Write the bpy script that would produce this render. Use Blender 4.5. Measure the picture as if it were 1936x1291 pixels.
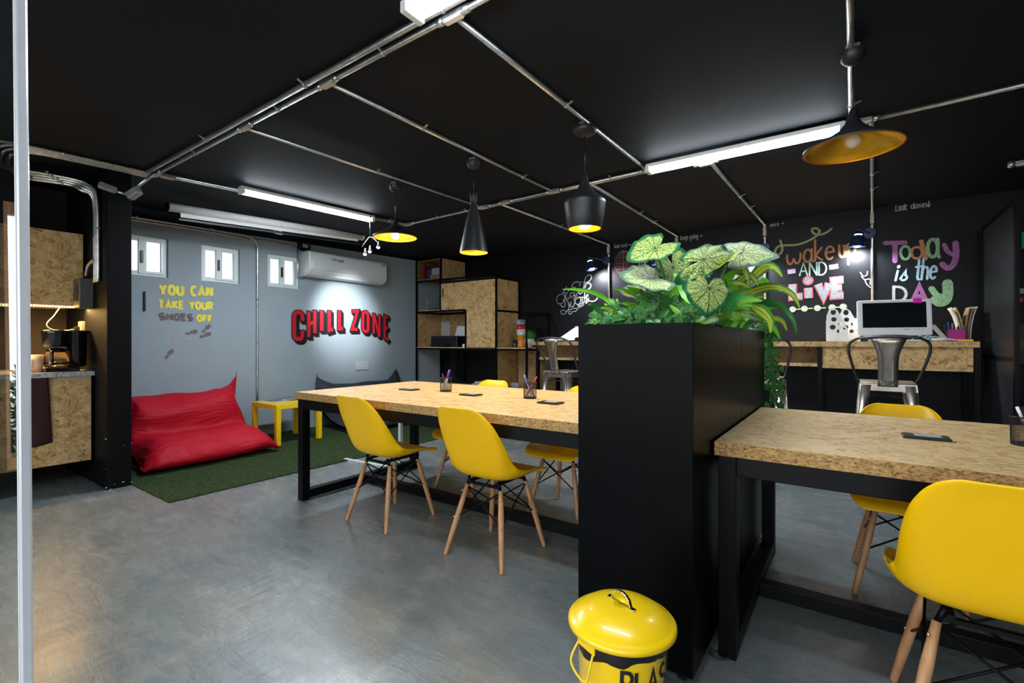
import bpy, bmesh, math, random
from mathutils import Vector, Matrix, noise
R = math.radians; PI = math.pi
random.seed(7)
sc = bpy.context.scene; COL = sc.collection
for o in list(bpy.data.objects): bpy.data.objects.remove(o)

# ------------------------------------------------------------ camera, sky, sun, exposure
YAW = R(35.44); FPX = 902.0; EYE = 1.15
cd = bpy.data.cameras.new('camera'); cam = bpy.data.objects.new('camera', cd); COL.objects.link(cam)
cam.location = (0, 0, EYE); cam.rotation_euler = (R(90), 0, YAW)
cd.sensor_width = 36; cd.lens = FPX / 1936 * 36; cd.clip_start = 0.05; cd.clip_end = 200
sc.camera = cam
w = bpy.data.worlds.new('world'); sc.world = w; w.use_nodes = True
bgn = w.node_tree.nodes['Background']
bgn.inputs[0].default_value = (0.80, 0.90, 1.0, 1); bgn.inputs[1].default_value = 1.6
vs = sc.view_settings
sc.display_settings.display_device = 'sRGB'
vs.view_transform = 'Standard'; vs.look = 'None'; vs.gamma = 1; vs.use_curve_mapping = False
vs.exposure = 0.5

def alight(name, loc, rot, size, energy, color, sizey=None, spread=180):
    l = bpy.data.lights.new(name, 'AREA'); l.energy = energy; l.color = color; l.size = size; l.spread = R(spread)
    if sizey: l.shape = 'RECTANGLE'; l.size_y = sizey
    o = bpy.data.objects.new(name, l); o.location = loc; o.rotation_euler = rot; COL.objects.link(o); return o
def spot(name, loc, target, energy, color, ang=60, blend=.6, rad=.03):
    l = bpy.data.lights.new(name, 'SPOT'); l.energy = energy; l.color = color; l.spot_size = R(ang); l.spot_blend = blend; l.shadow_soft_size = rad
    o = bpy.data.objects.new(name, l); o.location = loc; COL.objects.link(o)
    o.rotation_euler = (Vector(target) - Vector(loc)).to_track_quat('-Z', 'Y').to_euler(); return o
def pointl(name, loc, energy, color, rad=.04):
    l = bpy.data.lights.new(name, 'POINT'); l.energy = energy; l.color = color; l.shadow_soft_size = rad
    o = bpy.data.objects.new(name, l); o.location = loc; COL.objects.link(o); return o
WHITE = (.82, .91, 1.0); WARM = (1, .62, .25)
# fluorescent battens: their light (tubes themselves are modelled below and emit too)
alight('batten_light_a', (-4.24, 2.65, 2.40), (0, 0, 0), .1, 30, WHITE, 1.3)
alight('batten_light_b', (-.65, 3.57, 2.40), (0, 0, 0), 1.25, 16, WHITE, .1)
alight('batten_light_c', (-.75, 1.32, 2.40), (0, 0, 0), 1.25, 12, WHITE, .1)
# daylight through the shopfront behind the camera
alight('shopfront_daylight', (-1.5, -1.72, 1.3), (R(90), 0, R(0)), 5.5, 56, (1.0, .97, .93), 2.2)

# ------------------------------------------------------------ picture geometry -> points in the room
fwv = Vector((-math.sin(YAW), math.cos(YAW), 0)); rtv = Vector((math.cos(YAW), math.sin(YAW), 0))
def ray(u, v): return fwv + rtv * ((u - 968) / FPX) + Vector((0, 0, -(v - 645.5) / FPX))
def at(u, v, d): return ray(u, v) * d + Vector((0, 0, EYE))
def onz(u, v, z): r = ray(u, v); return at(u, v, (z - EYE) / r.z)
def onx(u, v, x): return at(u, v, x / ray(u, v).x)
def ony(u, v, y): return at(u, v, y / ray(u, v).y)

# ------------------------------------------------------------ materials
MATS = {}
def newmat(name):
    m = bpy.data.materials.new(name); m.use_nodes = True; nt = m.node_tree
    return m, nt, nt.nodes['Principled BSDF']
def N(nt, t, **kw):
    n = nt.nodes.new(t)
    for k, v in kw.items():
        if k in n.inputs and not hasattr(n, k): n.inputs[k].default_value = v
        elif hasattr(n, k): setattr(n, k, v)
        else: n.inputs[k].default_value = v
    return n
def ramp(nt, stops, src):
    r = nt.nodes.new('ShaderNodeValToRGB'); e = r.color_ramp.elements
    while len(e) < len(stops): e.new(.5)
    for i, (p, c) in enumerate(stops):
        e[i].position = p; e[i].color = (*c, 1) if len(c) == 3 else c
    nt.links.new(src, r.inputs[0]); return r.outputs[0]
def bump(nt, b, src, strength=.2, dist=.01):
    n = nt.nodes.new('ShaderNodeBump'); n.inputs['Strength'].default_value = strength; n.inputs['Distance'].default_value = dist
    nt.links.new(src, n.inputs['Height']); nt.links.new(n.outputs[0], b.inputs['Normal'])
def coords(nt, kind='Object'):
    return nt.nodes.new('ShaderNodeTexCoord').outputs[kind]
def noisen(nt, vec, scale, detail=4, rough=.5, dist=0):
    n = N(nt, 'ShaderNodeTexNoise'); n.inputs['Scale'].default_value = scale; n.inputs['Detail'].default_value = detail
    n.inputs['Roughness'].default_value = rough; n.inputs['Distortion'].default_value = dist
    nt.links.new(vec, n.inputs['Vector']); return n.outputs[0]
def mapping(nt, vec, scale=(1, 1, 1), rot=(0, 0, 0)):
    n = nt.nodes.new('ShaderNodeMapping'); n.inputs['Scale'].default_value = scale; n.inputs['Rotation'].default_value = rot
    nt.links.new(vec, n.inputs['Vector']); return n.outputs[0]
def plain(name, col, rough=.5, metal=0, var=.06, scale=25, bmp=0, coat=0, trans=0, ior=1.45, spec=None, sheen=0, alpha=1):
    if name in MATS: return MATS[name]
    m, nt, b = newmat(name)
    b.inputs['Roughness'].default_value = rough; b.inputs['Metallic'].default_value = metal
    b.inputs['Coat Weight'].default_value = coat; b.inputs['Transmission Weight'].default_value = trans; b.inputs['IOR'].default_value = ior
    b.inputs['Sheen Weight'].default_value = sheen
    if alpha < 1: b.inputs['Alpha'].default_value = alpha
    if spec is not None: b.inputs['Specular IOR Level'].default_value = spec
    f = noisen(nt, coords(nt), scale, 5, .6)
    lo = [max(0, c * (1 - var)) for c in col]; hi = [min(1, c * (1 + var)) for c in col]
    nt.links.new(ramp(nt, [(.3, lo), (.7, hi)], f), b.inputs['Base Color'])
    if bmp: bump(nt, b, f, bmp, .004)
    MATS[name] = m; return m
def emis(name, col, strength):
    if name in MATS: return MATS[name]
    m, nt, b = newmat(name)
    b.inputs['Base Color'].default_value = (*col, 1); b.inputs['Emission Color'].default_value = (*col, 1); b.inputs['Emission Strength'].default_value = strength
    MATS[name] = m; return m
def osb(axis, name, dark=1.0, warm=0.0):
    """strand board: flakes whose grain direction changes from cell to cell, seen on the face normal to axis"""
    if name in MATS: return MATS[name]
    m, nt, b = newmat(name); L = nt.links
    co = coords(nt)
    sep = nt.nodes.new('ShaderNodeSeparateXYZ'); L.new(co, sep.inputs[0])
    cmb = nt.nodes.new('ShaderNodeCombineXYZ')
    a, c = {'z': (0, 1), 'x': (1, 2), 'y': (0, 2)}[axis]
    L.new(sep.outputs[a], cmb.inputs[0]); L.new(sep.outputs[c], cmb.inputs[1])
    base = cmb.outputs[0]
    dn = N(nt, 'ShaderNodeTexNoise'); dn.inputs['Scale'].default_value = 9; L.new(base, dn.inputs['Vector'])
    mx = N(nt, 'ShaderNodeMixRGB', blend_type='LINEAR_LIGHT'); mx.inputs[0].default_value = .018
    L.new(base, mx.inputs[1]); L.new(dn.outputs[1], mx.inputs[2]); wv = mx.outputs[0]
    def layer(scale, seed):
        mp = nt.nodes.new('ShaderNodeMapping'); mp.inputs['Location'].default_value = (seed, seed * 1.7, 0); L.new(wv, mp.inputs[0])
        vo = N(nt, 'ShaderNodeTexVoronoi'); vo.inputs['Scale'].default_value = scale; L.new(mp.outputs[0], vo.inputs['Vector'])
        s2 = nt.nodes.new('ShaderNodeSeparateColor'); L.new(vo.outputs['Color'], s2.inputs[0])
        ml = N(nt, 'ShaderNodeMath', operation='MULTIPLY'); ml.inputs[1].default_value = 6.28; L.new(s2.outputs[0], ml.inputs[0])
        vr = N(nt, 'ShaderNodeVectorRotate', rotation_type='Z_AXIS'); L.new(base, vr.inputs['Vector']); L.new(ml.outputs[0], vr.inputs['Angle'])
        st = mapping(nt, vr.outputs[0], (9, 110, 1) if axis == 'z' else (7, 62, 1))
        g = noisen(nt, st, 1.0, 3, .55)
        # grain + cell tone
        ad = N(nt, 'ShaderNodeMath', operation='MULTIPLY_ADD'); ad.inputs[1].default_value = .34; L.new(s2.outputs[1], ad.inputs[0]); L.new(g, ad.inputs[2])
        return ad.outputs[0]
    l1 = layer(30 if axis == 'z' else 24, 0); l2 = layer(18 if axis == 'z' else 13, 5.3)
    msk = noisen(nt, base, 16, 3, .6)
    mr = ramp(nt, [(.47, (0, 0, 0)), (.53, (1, 1, 1))], msk)
    mm = N(nt, 'ShaderNodeMixRGB'); L.new(mr, mm.inputs[0]); L.new(l1, mm.inputs[1]); L.new(l2, mm.inputs[2])
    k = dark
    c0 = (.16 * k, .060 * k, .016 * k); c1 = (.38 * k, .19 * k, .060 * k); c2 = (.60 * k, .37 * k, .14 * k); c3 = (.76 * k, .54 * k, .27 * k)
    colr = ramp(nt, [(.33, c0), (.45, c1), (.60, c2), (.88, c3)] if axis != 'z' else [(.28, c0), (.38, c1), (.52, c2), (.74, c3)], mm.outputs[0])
    L.new(colr, b.inputs['Base Color']); b.inputs['Roughness'].default_value = .42 if axis == 'z' else .6
    bump(nt, b, mm.outputs[0], .12, .003)
    MATS[name] = m; return m
def osb_edge():
    if 'osb_edge' in MATS: return MATS['osb_edge']
    m, nt, b = newmat('osb_edge')
    co = mapping(nt, coords(nt), (60, 60, 130))
    f = noisen(nt, co, 1.2, 5, .75)
    nt.links.new(ramp(nt, [(.36, (.07, .03, .01)), (.46, (.34, .19, .06)), (.6, (.52, .33, .12)), (.75, (.68, .46, .22))], f), b.inputs['Base Color'])
    b.inputs['Roughness'].default_value = .7; bump(nt, b, f, .5, .004)
    MATS['osb_edge'] = m; return m
def woodm(name, c0, c1, stretch=(40, 40, 4), rough=.5):
    if name in MATS: return MATS[name]
    m, nt, b = newmat(name)
    f = noisen(nt, mapping(nt, coords(nt), stretch), 1, 4, .6, .4)
    nt.links.new(ramp(nt, [(.3, c0), (.7, c1)], f), b.inputs['Base Color']); b.inputs['Roughness'].default_value = rough
    MATS[name] = m; return m
def concrete():
    m, nt, b = newmat('polished_concrete'); L = nt.links
    co = coords(nt)
    st = mapping(nt, co, (1, 1, 1), (0, 0, .6))
    n1 = noisen(nt, st, 1.1, 6, .62, 1.2)
    n2 = noisen(nt, mapping(nt, co, (4, 13, 1), (0, 0, .5)), 1.0, 8, .68, .8)
    n3 = noisen(nt, mapping(nt, co, (26, 5, 1), (0, 0, -.5)), 1.0, 7, .7, .5)
    c1 = ramp(nt, [(.28, (.145, .180, .190)), (.45, (.215, .256, .268)), (.58, (.258, .275, .272)), (.72, (.345, .385, .395))], n1)
    c2 = ramp(nt, [(.3, (.70, .71, .72)), (.7, (1.0, 1.0, 1.0))], n2)
    mx = N(nt, 'ShaderNodeMixRGB', blend_type='MULTIPLY'); mx.inputs[0].default_value = .75; L.new(c1, mx.inputs[1]); L.new(c2, mx.inputs[2])
    c3 = ramp(nt, [(.35, (.80, .80, .81)), (.65, (1, 1, 1))], n3)
    m2 = N(nt, 'ShaderNodeMixRGB', blend_type='MULTIPLY'); m2.inputs[0].default_value = .6; L.new(mx.outputs[0], m2.inputs[1]); L.new(c3, m2.inputs[2])
    L.new(m2.outputs[0], b.inputs['Base Color'])
    rr = ramp(nt, [(.3, (.16, .16, .16)), (.7, (.36, .36, .36))], n2); L.new(rr, b.inputs['Roughness'])
    b.inputs['Coat Weight'].default_value = .25; b.inputs['Coat Roughness'].default_value = .2
    ad = N(nt, 'ShaderNodeMath', operation='ADD'); L.new(n2, ad.inputs[0]); L.new(n3, ad.inputs[1])
    bump(nt, b, ad.outputs[0], .32, .008)
    return m
def fabric(name, col):
    m, nt, b = newmat(name); co = coords(nt); b.inputs['Base Color'].default_value = (*col, 1); b.inputs['Roughness'].default_value = .62; b.inputs['Specular IOR Level'].default_value = .25
    f1 = noisen(nt, mapping(nt, co, (3.6, 1.1, 5)), 1, 3, .5, 1.2); f2 = noisen(nt, co, 420, 2)
    fr = N(nt, 'ShaderNodeMath', operation='PINGPONG'); fr.inputs[1].default_value = .25; nt.links.new(f1, fr.inputs[0])
    ad = N(nt, 'ShaderNodeMath', operation='MULTIPLY_ADD'); ad.inputs[1].default_value = .01; nt.links.new(f2, ad.inputs[0]); nt.links.new(fr.outputs[0], ad.inputs[2])
    bump(nt, b, ad.outputs[0], .55, .09); return m
def chalk(name, col):
    """soft chalk rubbed on a board: streaky, the board shows through"""
    if name in MATS: return MATS[name]
    m, nt, b = newmat(name)
    f = noisen(nt, mapping(nt, coords(nt), (90, 90, 260), (.5, .4, .5)), 1, 3, .7)
    nt.links.new(ramp(nt, [(.36, [c * .18 for c in col]), (.52, col)], f), b.inputs['Base Color'])
    b.inputs['Roughness'].default_value = .95; MATS[name] = m; return m

BLK = plain('black_paint', (.0022, .0028, .0042), .6, spec=.18, bmp=.05, scale=60)
CEIL = plain('ceiling_black', (.0045, .0068, .0115), .7, spec=.25, var=.2, scale=3)
WBLK = plain('chalkboard_black', (.0035, .0042, .0065), .5, spec=.25, var=.35, scale=4)
STEEL = plain('black_steel', (.002, .0024, .0034), .42, scale=40, spec=.16)
SATIN = plain('planter_black', (.0018, .0022, .003), .30, var=.15, scale=12, spec=.06)
GREY = plain('grey_wall_paint', (.305, .365, .402), .8, var=.04, scale=2, bmp=.04)
ALU = plain('white_aluminium', (.72, .80, .80), .35)
GALV = plain('galvanised_steel', (.58, .60, .60), .32, metal=.9, var=.25, scale=30)
GALVD = plain('conduit_fitting', (.42, .44, .43), .42, metal=.8, var=.3, scale=60, bmp=.2)
YEL = plain('yellow_plastic', (.95, .55, .003), .3, var=.015)
YPAINT = plain('yellow_lacquer', (.93, .62, .006), .28, var=.01, coat=.4)
CHROME = plain('chrome', (.75, .76, .77), .12, metal=1)
GUN = plain('gunmetal_sheet', (.50, .45, .39), .3, metal=.95, var=.25, scale=9)
GUND = plain('dark_gunmetal', (.13, .13, .14), .3, metal=.9, var=.2, scale=9)
BEECH = woodm('oiled_beech', (.40, .19, .085), (.58, .31, .15))
PALE = woodm('pale_pine', (.60, .42, .24), (.74, .56, .36))
RED = fabric('red_nylon', (.43, .001, .014))
DARKF = fabric('charcoal_nylon', (.030, .035, .045))
GLASS = plain('clear_glass', (.93, .98, .96), .0, trans=1, ior=1.45, var=0)
WPLAS = plain('white_plastic', (.82, .84, .85), .3, var=.02)
BPLAS = plain('black_plastic', (.008, .008, .010), .3)
PAPER = plain('white_paper', (.80, .82, .84), .8, var=.03)
GOLD = plain('gold_leaf_lining', (1.0, .50, .03), .34, metal=.75, var=.12, scale=18)
NAVY = plain('navy_enamel', (.010, .028, .085), .28, var=.05, coat=.4)
OZ = osb('z', 'strand_board_flat'); OX = osb('x', 'strand_board_facing_x'); OY = osb('y', 'strand_board_facing_y')
OXD = osb('x', 'strand_board_inner', .75); OYD = osb('y', 'strand_board_shaded_y', .6)  # same strand board, shade under shelves and in bays darkened into its colour
OE = osb_edge()
LEDW = emis('batten_diffuser', (.86, .94, 1.0), 24)

# ------------------------------------------------------------ mesh helper
class MB:
    def __init__(s): s.v = []; s.f = []; s.m = []; s.s = []
    def add(s, vs_, fs_, mi=0, sm=False):
        o = len(s.v); s.v += [Vector(p) for p in vs_]
        for f in fs_: s.f.append([i + o for i in f]); s.m.append(mi); s.s.append(sm)
        return s
    def box(s, x0, x1, y0, y1, z0, z1, mi=0, mis=None):
        x0, x1 = min(x0, x1), max(x0, x1); y0, y1 = min(y0, y1), max(y0, y1); z0, z1 = min(z0, z1), max(z0, z1)
        p = [(x0, y0, z0), (x1, y0, z0), (x1, y1, z0), (x0, y1, z0), (x0, y0, z1), (x1, y0, z1), (x1, y1, z1), (x0, y1, z1)]
        fs = [(0, 3, 2, 1), (4, 5, 6, 7), (0, 1, 5, 4), (2, 3, 7, 6), (1, 2, 6, 5), (3, 0, 4, 7)]  # -z +z -y +y +x -x
        if mis:
            for f, i in zip(fs, mis): s.add(p, [f], i)
        else: s.add(p, fs, mi)
        return s
    def obox(s, c, size, M, mi=0):
        h = [x / 2 for x in size]; c = Vector(c); M = M.to_3x3()
        p = [c + M @ Vector((a * h[0], b * h[1], d * h[2])) for d in (-1, 1) for a, b in ((-1, -1), (1, -1), (1, 1), (-1, 1))]
        return s.add(p, [(0, 3, 2, 1), (4, 5, 6, 7), (0, 1, 5, 4), (2, 3, 7, 6), (1, 2, 6, 5), (3, 0, 4, 7)], mi)
    def bar(s, p0, p1, wd, ht, mi=0, up=(0, 0, 1)):
        p0, p1 = Vector(p0), Vector(p1); d = (p1 - p0); L = d.length; d.normalize(); up = Vector(up)
        if abs(d.dot(up)) > .98: up = Vector((0, 1, 0))
        sd = d.cross(up).normalized(); u2 = sd.cross(d)
        M = Matrix((d, sd, u2)).transposed()
        return s.obox((p0 + p1) / 2, (L, wd, ht), M, mi)
    def tube(s, pts, r, n=8, mi=0, closed=False, caps=True):
        pts = [Vector(p) for p in pts]; rr = r if isinstance(r, (list, tuple)) else [r] * len(pts)
        T = []
        for i in range(len(pts)):
            a = pts[i - 1] if i or closed else pts[i]; b = pts[(i + 1) % len(pts)] if i < len(pts) - 1 or closed else pts[i]
            T.append((b - a).normalized())
        u = T[0].cross(Vector((0, 0, 1)));
        if u.length < .1: u = T[0].cross(Vector((1, 0, 0)))
        u.normalize(); vs_ = []
        for i, p in enumerate(pts):
            if i: u = (u - T[i] * u.dot(T[i])).normalized()
            w_ = T[i].cross(u)
            for k in range(n):
                a = 2 * PI * k / n; vs_.append(p + (u * math.cos(a) + w_ * math.sin(a)) * rr[i])
        fs = []; m = len(pts)
        for i in range(m if closed else m - 1):
            j = (i + 1) % m
            for k in range(n): fs.append((i * n + k, i * n + (k + 1) % n, j * n + (k + 1) % n, j * n + k))
        s.add(vs_, fs, mi, True)
        if caps and not closed: s.add(vs_[:n], [tuple(range(n))[::-1]], mi); s.add(vs_[-n:], [tuple(range(n))], mi)
        return s
    def cyl(s, p0, p1, r0, r1=None, n=20, mi=0): return s.tube([p0, p1], [r0, r0 if r1 is None else r1], n, mi)
    def lathe(s, prof, c=(0, 0, 0), n=32, mi=0, M=None):
        c = Vector(c); vs_ = []
        for r, z in prof:
            for k in range(n):
                a = 2 * PI * k / n; p = Vector((r * math.cos(a), r * math.sin(a), z)); vs_.append(c + (M @ p if M else p))
        fs = [(i * n + k, i * n + (k + 1) % n, (i + 1) * n + (k + 1) % n, (i + 1) * n + k) for i in range(len(prof) - 1) for k in range(n)]
        return s.add(vs_, fs, mi, True)
    def sph(s, c, r, sc_=(1, 1, 1), n=16, mi=0):
        m = n // 2; pr = [(math.sin(PI * i / m) * 1 + 1e-5, -math.cos(PI * i / m)) for i in range(m + 1)]
        vs_ = []
        for a, z in pr:
            for k in range(n):
                t = 2 * PI * k / n; vs_.append(Vector(c) + Vector((a * math.cos(t) * sc_[0], a * math.sin(t) * sc_[1], z * sc_[2])) * r)
        return s.add(vs_, [(i * n + k, i * n + (k + 1) % n, (i + 1) * n + (k + 1) % n, (i + 1) * n + k) for i in range(m) for k in range(n)], mi, True)
    def prism(s, poly, axis, a, b, mi=0, sm=False):
        """poly of 2D points extruded from a to b along axis"""
        def q(p, t): return {'x': (t, p[0], p[1]), 'y': (p[0], t, p[1]), 'z': (p[0], p[1], t)}[axis]
        n = len(poly); v0 = [q(p, a) for p in poly]; v1 = [q(p, b) for p in poly]
        s.add(v0 + v1, [(i, (i + 1) % n, n + (i + 1) % n, n + i) for i in range(n)], mi, sm)
        s.add(v0, [tuple(range(n))[::-1]], mi); s.add(v1, [tuple(range(n))], mi); return s
    def build(s, name, mats, parent=None, bevel=0, world=True, solid=0, sub=0, fix=True):
        me = bpy.data.meshes.new(name)
        off = parent_loc(parent) if (parent is not None and world) else Vector((0, 0, 0))
        me.from_pydata([tuple(p - off) for p in s.v], [], s.f)
        for m_ in (mats if isinstance(mats, (list, tuple)) else [mats]): me.materials.append(m_)
        for p, mi, sm in zip(me.polygons, s.m, s.s): p.material_index = mi; p.use_smooth = sm
        if fix:
            bm = bmesh.new(); bm.from_mesh(me); bmesh.ops.remove_doubles(bm, verts=bm.verts, dist=1e-5)
            bmesh.ops.recalc_face_normals(bm, faces=bm.faces); bm.to_mesh(me); bm.free()
        o = bpy.data.objects.new(name, me); COL.objects.link(o)
        if parent is not None: o.parent = parent
        if solid: mo = o.modifiers.new('t', 'SOLIDIFY'); mo.thickness = solid; mo.offset = 0
        if bevel: mo = o.modifiers.new('b', 'BEVEL'); mo.width = bevel; mo.segments = 2; mo.limit_method = 'ANGLE'; mo.angle_limit = R(40)
        if sub: mo = o.modifiers.new('s', 'SUBSURF'); mo.levels = sub; mo.render_levels = sub
        return o
def parent_loc(p):
    v = Vector((0, 0, 0))
    while p is not None: v += p.location; p = p.parent
    return v
def tag(o, label=None, cat=None, group=None, kind=None):
    if label: o['label'] = label
    if cat: o['category'] = cat
    if group: o['group'] = group
    if kind: o['kind'] = kind
    return o
def thing(name, label, cat, loc=(0, 0, 0), rz=0, group=None):
    o = bpy.data.objects.new(name, None); COL.objects.link(o); o.empty_display_size = .1
    o.location = loc; o.rotation_euler = (0, 0, rz); return tag(o, label, cat, group)
def struct(o): o['kind'] = 'structure'; return o
def dup(root, loc, rz=None, label=None):
    def cp(o, par):
        c = o.copy(); COL.objects.link(c); c.parent = par
        for ch in kids.get(o, []): cp(ch, c)
        return c
    kids = {}
    for o in list(bpy.data.objects):
        if o.parent: kids.setdefault(o.parent, []).append(o)
    r = cp(root, None); r.location = loc
    if rz is not None: r.rotation_euler = (0, 0, rz)
    if label: r['label'] = label
    return r
def plate(outer, holes, plane, pos, th, name, mat, parent=None):
    """flat sheet with holes, cut out with a filled curve; plane 'x' (points are y,z) or 'y' (x,z)"""
    cu = bpy.data.curves.new(name, 'CURVE'); cu.dimensions = '2D'; cu.fill_mode = 'BOTH'; cu.extrude = th / 2
    for lp in [outer] + holes:
        sp = cu.splines.new('POLY'); sp.points.add(len(lp) - 1); sp.use_cyclic_u = True
        for i, p in enumerate(lp): sp.points[i].co = (p[0], p[1], 0, 1)
    tmp = bpy.data.objects.new(name, cu); COL.objects.link(tmp)
    me = bpy.data.meshes.new_from_object(tmp.evaluated_get(bpy.context.evaluated_depsgraph_get()))
    bpy.data.objects.remove(tmp); bpy.data.curves.remove(cu)
    off = parent_loc(parent) if parent is not None else Vector((0, 0, 0))
    for v in me.vertices:
        a, b, c = v.co
        v.co = (Vector((pos + c, a, b)) if plane == 'x' else Vector((a, pos + c, b))) - off
    me.materials.clear(); me.materials.append(mat)
    bm = bmesh.new(); bm.from_mesh(me); bmesh.ops.recalc_face_normals(bm, faces=bm.faces); bm.to_mesh(me); bm.free()
    o = bpy.data.objects.new(name, me); COL.objects.link(o)
    if parent is not None: o.parent = parent
    return o
def rect(a0, a1, b0, b1): return [(a0, b0), (a1, b0), (a1, b1), (a0, b1)]
def smooth_path(P, k=6):
    P = [Vector(p) for p in P]; out = []
    for i in range(len(P) - 1):
        p0 = P[max(i - 1, 0)]; p1 = P[i]; p2 = P[i + 1]; p3 = P[min(i + 2, len(P) - 1)]
        for j in range(k):
            t = j / k; out.append(.5 * ((2 * p1) + (p2 - p0) * t + (2 * p0 - 5 * p1 + 4 * p2 - p3) * t * t + (3 * p1 - p0 - 3 * p2 + p3) * t ** 3))
    out.append(P[-1]); return out

# ------------------------------------------------------------ room shell
XL = -5.87; YB = 6.10; H = 2.51; YF = -1.8; XR = 4.0
struct(MB().box(-6.1, XR, YF, YB + .2, -.1, 0).build('floor', concrete()))
struct(MB().box(-6.1, XR + .1, YF, YB + .2, H, H + .12).build('ceiling', CEIL))
struct(MB().box(-6.1, XR + .1, YB, YB + .15, 0, H).build('wall_back', WBLK))
struct(MB().box(XR, XR + .1, YF, YB, 0, H).build('wall_right', BLK))
wins = [(1.585, 1.996, 1.822, 2.228), (2.313, 2.717, 1.826, 2.230), (3.048, 3.463, 1.834, 2.238)]
struct(plate(rect(.30, YB, 0, H), [rect(*w_) for w_ in wins], 'x', XL - .075, .15, 'wall_left', GREY))
# the strip of black paint that laps down from the ceiling onto the grey wall
struct(MB().prism([(1.34, 2.385), (YB, 2.50), (YB, H - .001), (1.34, H - .001)], 'x', XL, XL + .004).build('trim_1', CEIL))
# short black wall between kitchen and lounge
struct(MB().box(XL, -4.69, 1.19, 1.345, 0, H).build('wall_kitchen', BLK, bevel=.004))
struct(MB().box(XL, XL + .03, .32, 1.19, 0, H).box(XL, -4.98, .30, .34, 0, H).build('wall_niche', plain('niche_wall', (.030, .024, .018), .7)))
# scuffs where plaster shows on the short wall
sc_m = plain('bare_plaster', (.55, .55, .55), .8)
mb = MB()
for u, v, r in [(200, 830, .006), (234, 842, .004), (249, 838, .004), (200, 887, .003), (233, 911, .007), (201, 922, .006), (217, 915, .004), (249, 911, .005), (209, 925, .005)]:
    p = onx(u, v, -4.688); mb.sph((-4.689, min(p.y, 1.343), max(p.z, .004)), r, (.15, 1, .8), 8)
tag(mb.build('plaster_chip', sc_m, bpy.data.objects['wall_kitchen']), kind='stuff')

# left shopfront wall beside the kitchen, with a timber framed window to the yard
WX = -5.02
struct(plate(rect(YF, .30, 0, H), [rect(-1.35, -.25, .20, 2.17)], 'x', WX - .06, .10, 'wall_shopfront', BLK))
wf = struct(plate(rect(-1.35, -.25, .20, 2.17), [rect(-1.27, -.74, .28, 2.08), rect(-.70, -.272, .28, 2.08)], 'x', WX - .05, .07, 'window_4', woodm('door_timber', (.26, .12, .05), (.38, .19, .09))))
MB().box(WX - .05, WX - .044, -1.30, -.30, .25, 2.1).build('pane', GLASS, wf)
MB().box(WX - .07, WX - .02, -1.27, -.33, 1.70, 1.725).build('glazing_bar', woodm('door_timber', 0, 0), wf)

# front wall with the glazed opening behind the camera
struct(plate(rect(-6.1, XR + .1, 0, H), [rect(-4.6, -1.75, .0, 2.35), rect(-1.65, 1.2, .0, 2.35), rect(1.3, 3.7, .6, 2.2)], 'y', YF - .06, .12, 'wall_front', BLK))
struct(MB().box(-14, 14, -14, YF - .12, -.12, -.02).box(-14, -6.15, YF - .12, 12, -.12, -.02).build('ground', plain('yard_paving', (.42, .42, .38), .8)))

# grey wall windows
for i, (y0, y1, z0, z1) in enumerate(wins):
    X = XL - .055
    f = struct(plate(rect(y0, y1, z0, z1), [rect(y0 + .035, (y0 + y1) / 2 - .03, z0 + .04, z1 - .045), rect((y0 + y1) / 2 + .025, y1 - .05, z0 + .04, z1 - .045)], 'x', X, .05, f'window_{i+1}', ALU))
    ym = (y0 + y1) / 2
    plate(rect(ym - .045, y1 - .022, z0 + .025, z1 - .03), [rect(ym + .012, y1 - .062, z0 + .05, z1 - .055)], 'x', X + .03, .012, 'sash', ALU, f)
    plate(rect(y0 + .022, ym + .01, z0 + .028, z1 - .033), [rect(y0 + .05, ym - .048, z0 + .05, z1 - .055)], 'x', X + .018, .012, 'sash', ALU, f)
    MB().box(X - .004, X, y0 + .03, y1 - .03, z0 + .03, z1 - .03).build('pane', plain('frosted_pane', (.93, .98, .97), .35, trans=1, var=0), f)
    MB().box(X + .036, X + .05, ym - .032, ym - .008, z0 + .13, z0 + .255).build('latch', BPLAS, f, bevel=.003)
    MB().box(X + .036, X + .048, y1 - .058, y1 - .05, z0 + .05, z1 - .06).build('track', GALVD, f)

# ------------------------------------------------------------ glass door on the left of the view
gd = thing('glass_door', 'frameless glass door with pale vertical edge profile beside the kitchen', 'door', (-1.42, .22, 0))
top, bot = at(38, 0, 1.0), at(50, 1291, 1.0)
sl = (bot - top) / (top.z - bot.z)
pt = top + sl * (top.z - 2.49); pb = top + sl * top.z
dd = Vector((-1, -.0, 0))
MB().add([pb + dd * .012, pb + dd * 3.3, pt + dd * 3.3, pt + dd * .012] + [q + Vector((0, .008, 0)) for q in (pb + dd * .012, pb + dd * 3.3, pt + dd * 3.3, pt + dd * .012)],
         [(0, 1, 2, 3), (7, 6, 5, 4), (0, 4, 5, 1), (1, 5, 6, 2), (2, 6, 7, 3), (3, 7, 4, 0)]).build('pane', GLASS, gd)
EDG = plain('pale_edge_profile', (.84, .87, .94), .22, metal=.35, var=.05, scale=8)
mb = MB(); mb.bar(pb, pt, .022, .020); mb.build('edge_profile', EDG, gd, bevel=.004)
mb = MB(); nrm = Vector((.58, -.81, 0)) * .0115; mb.bar(pb + nrm, pt + nrm, .004, .004); mb.build('seal_strip', plain('seal', (.85, .9, .95), .3), gd)


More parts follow.
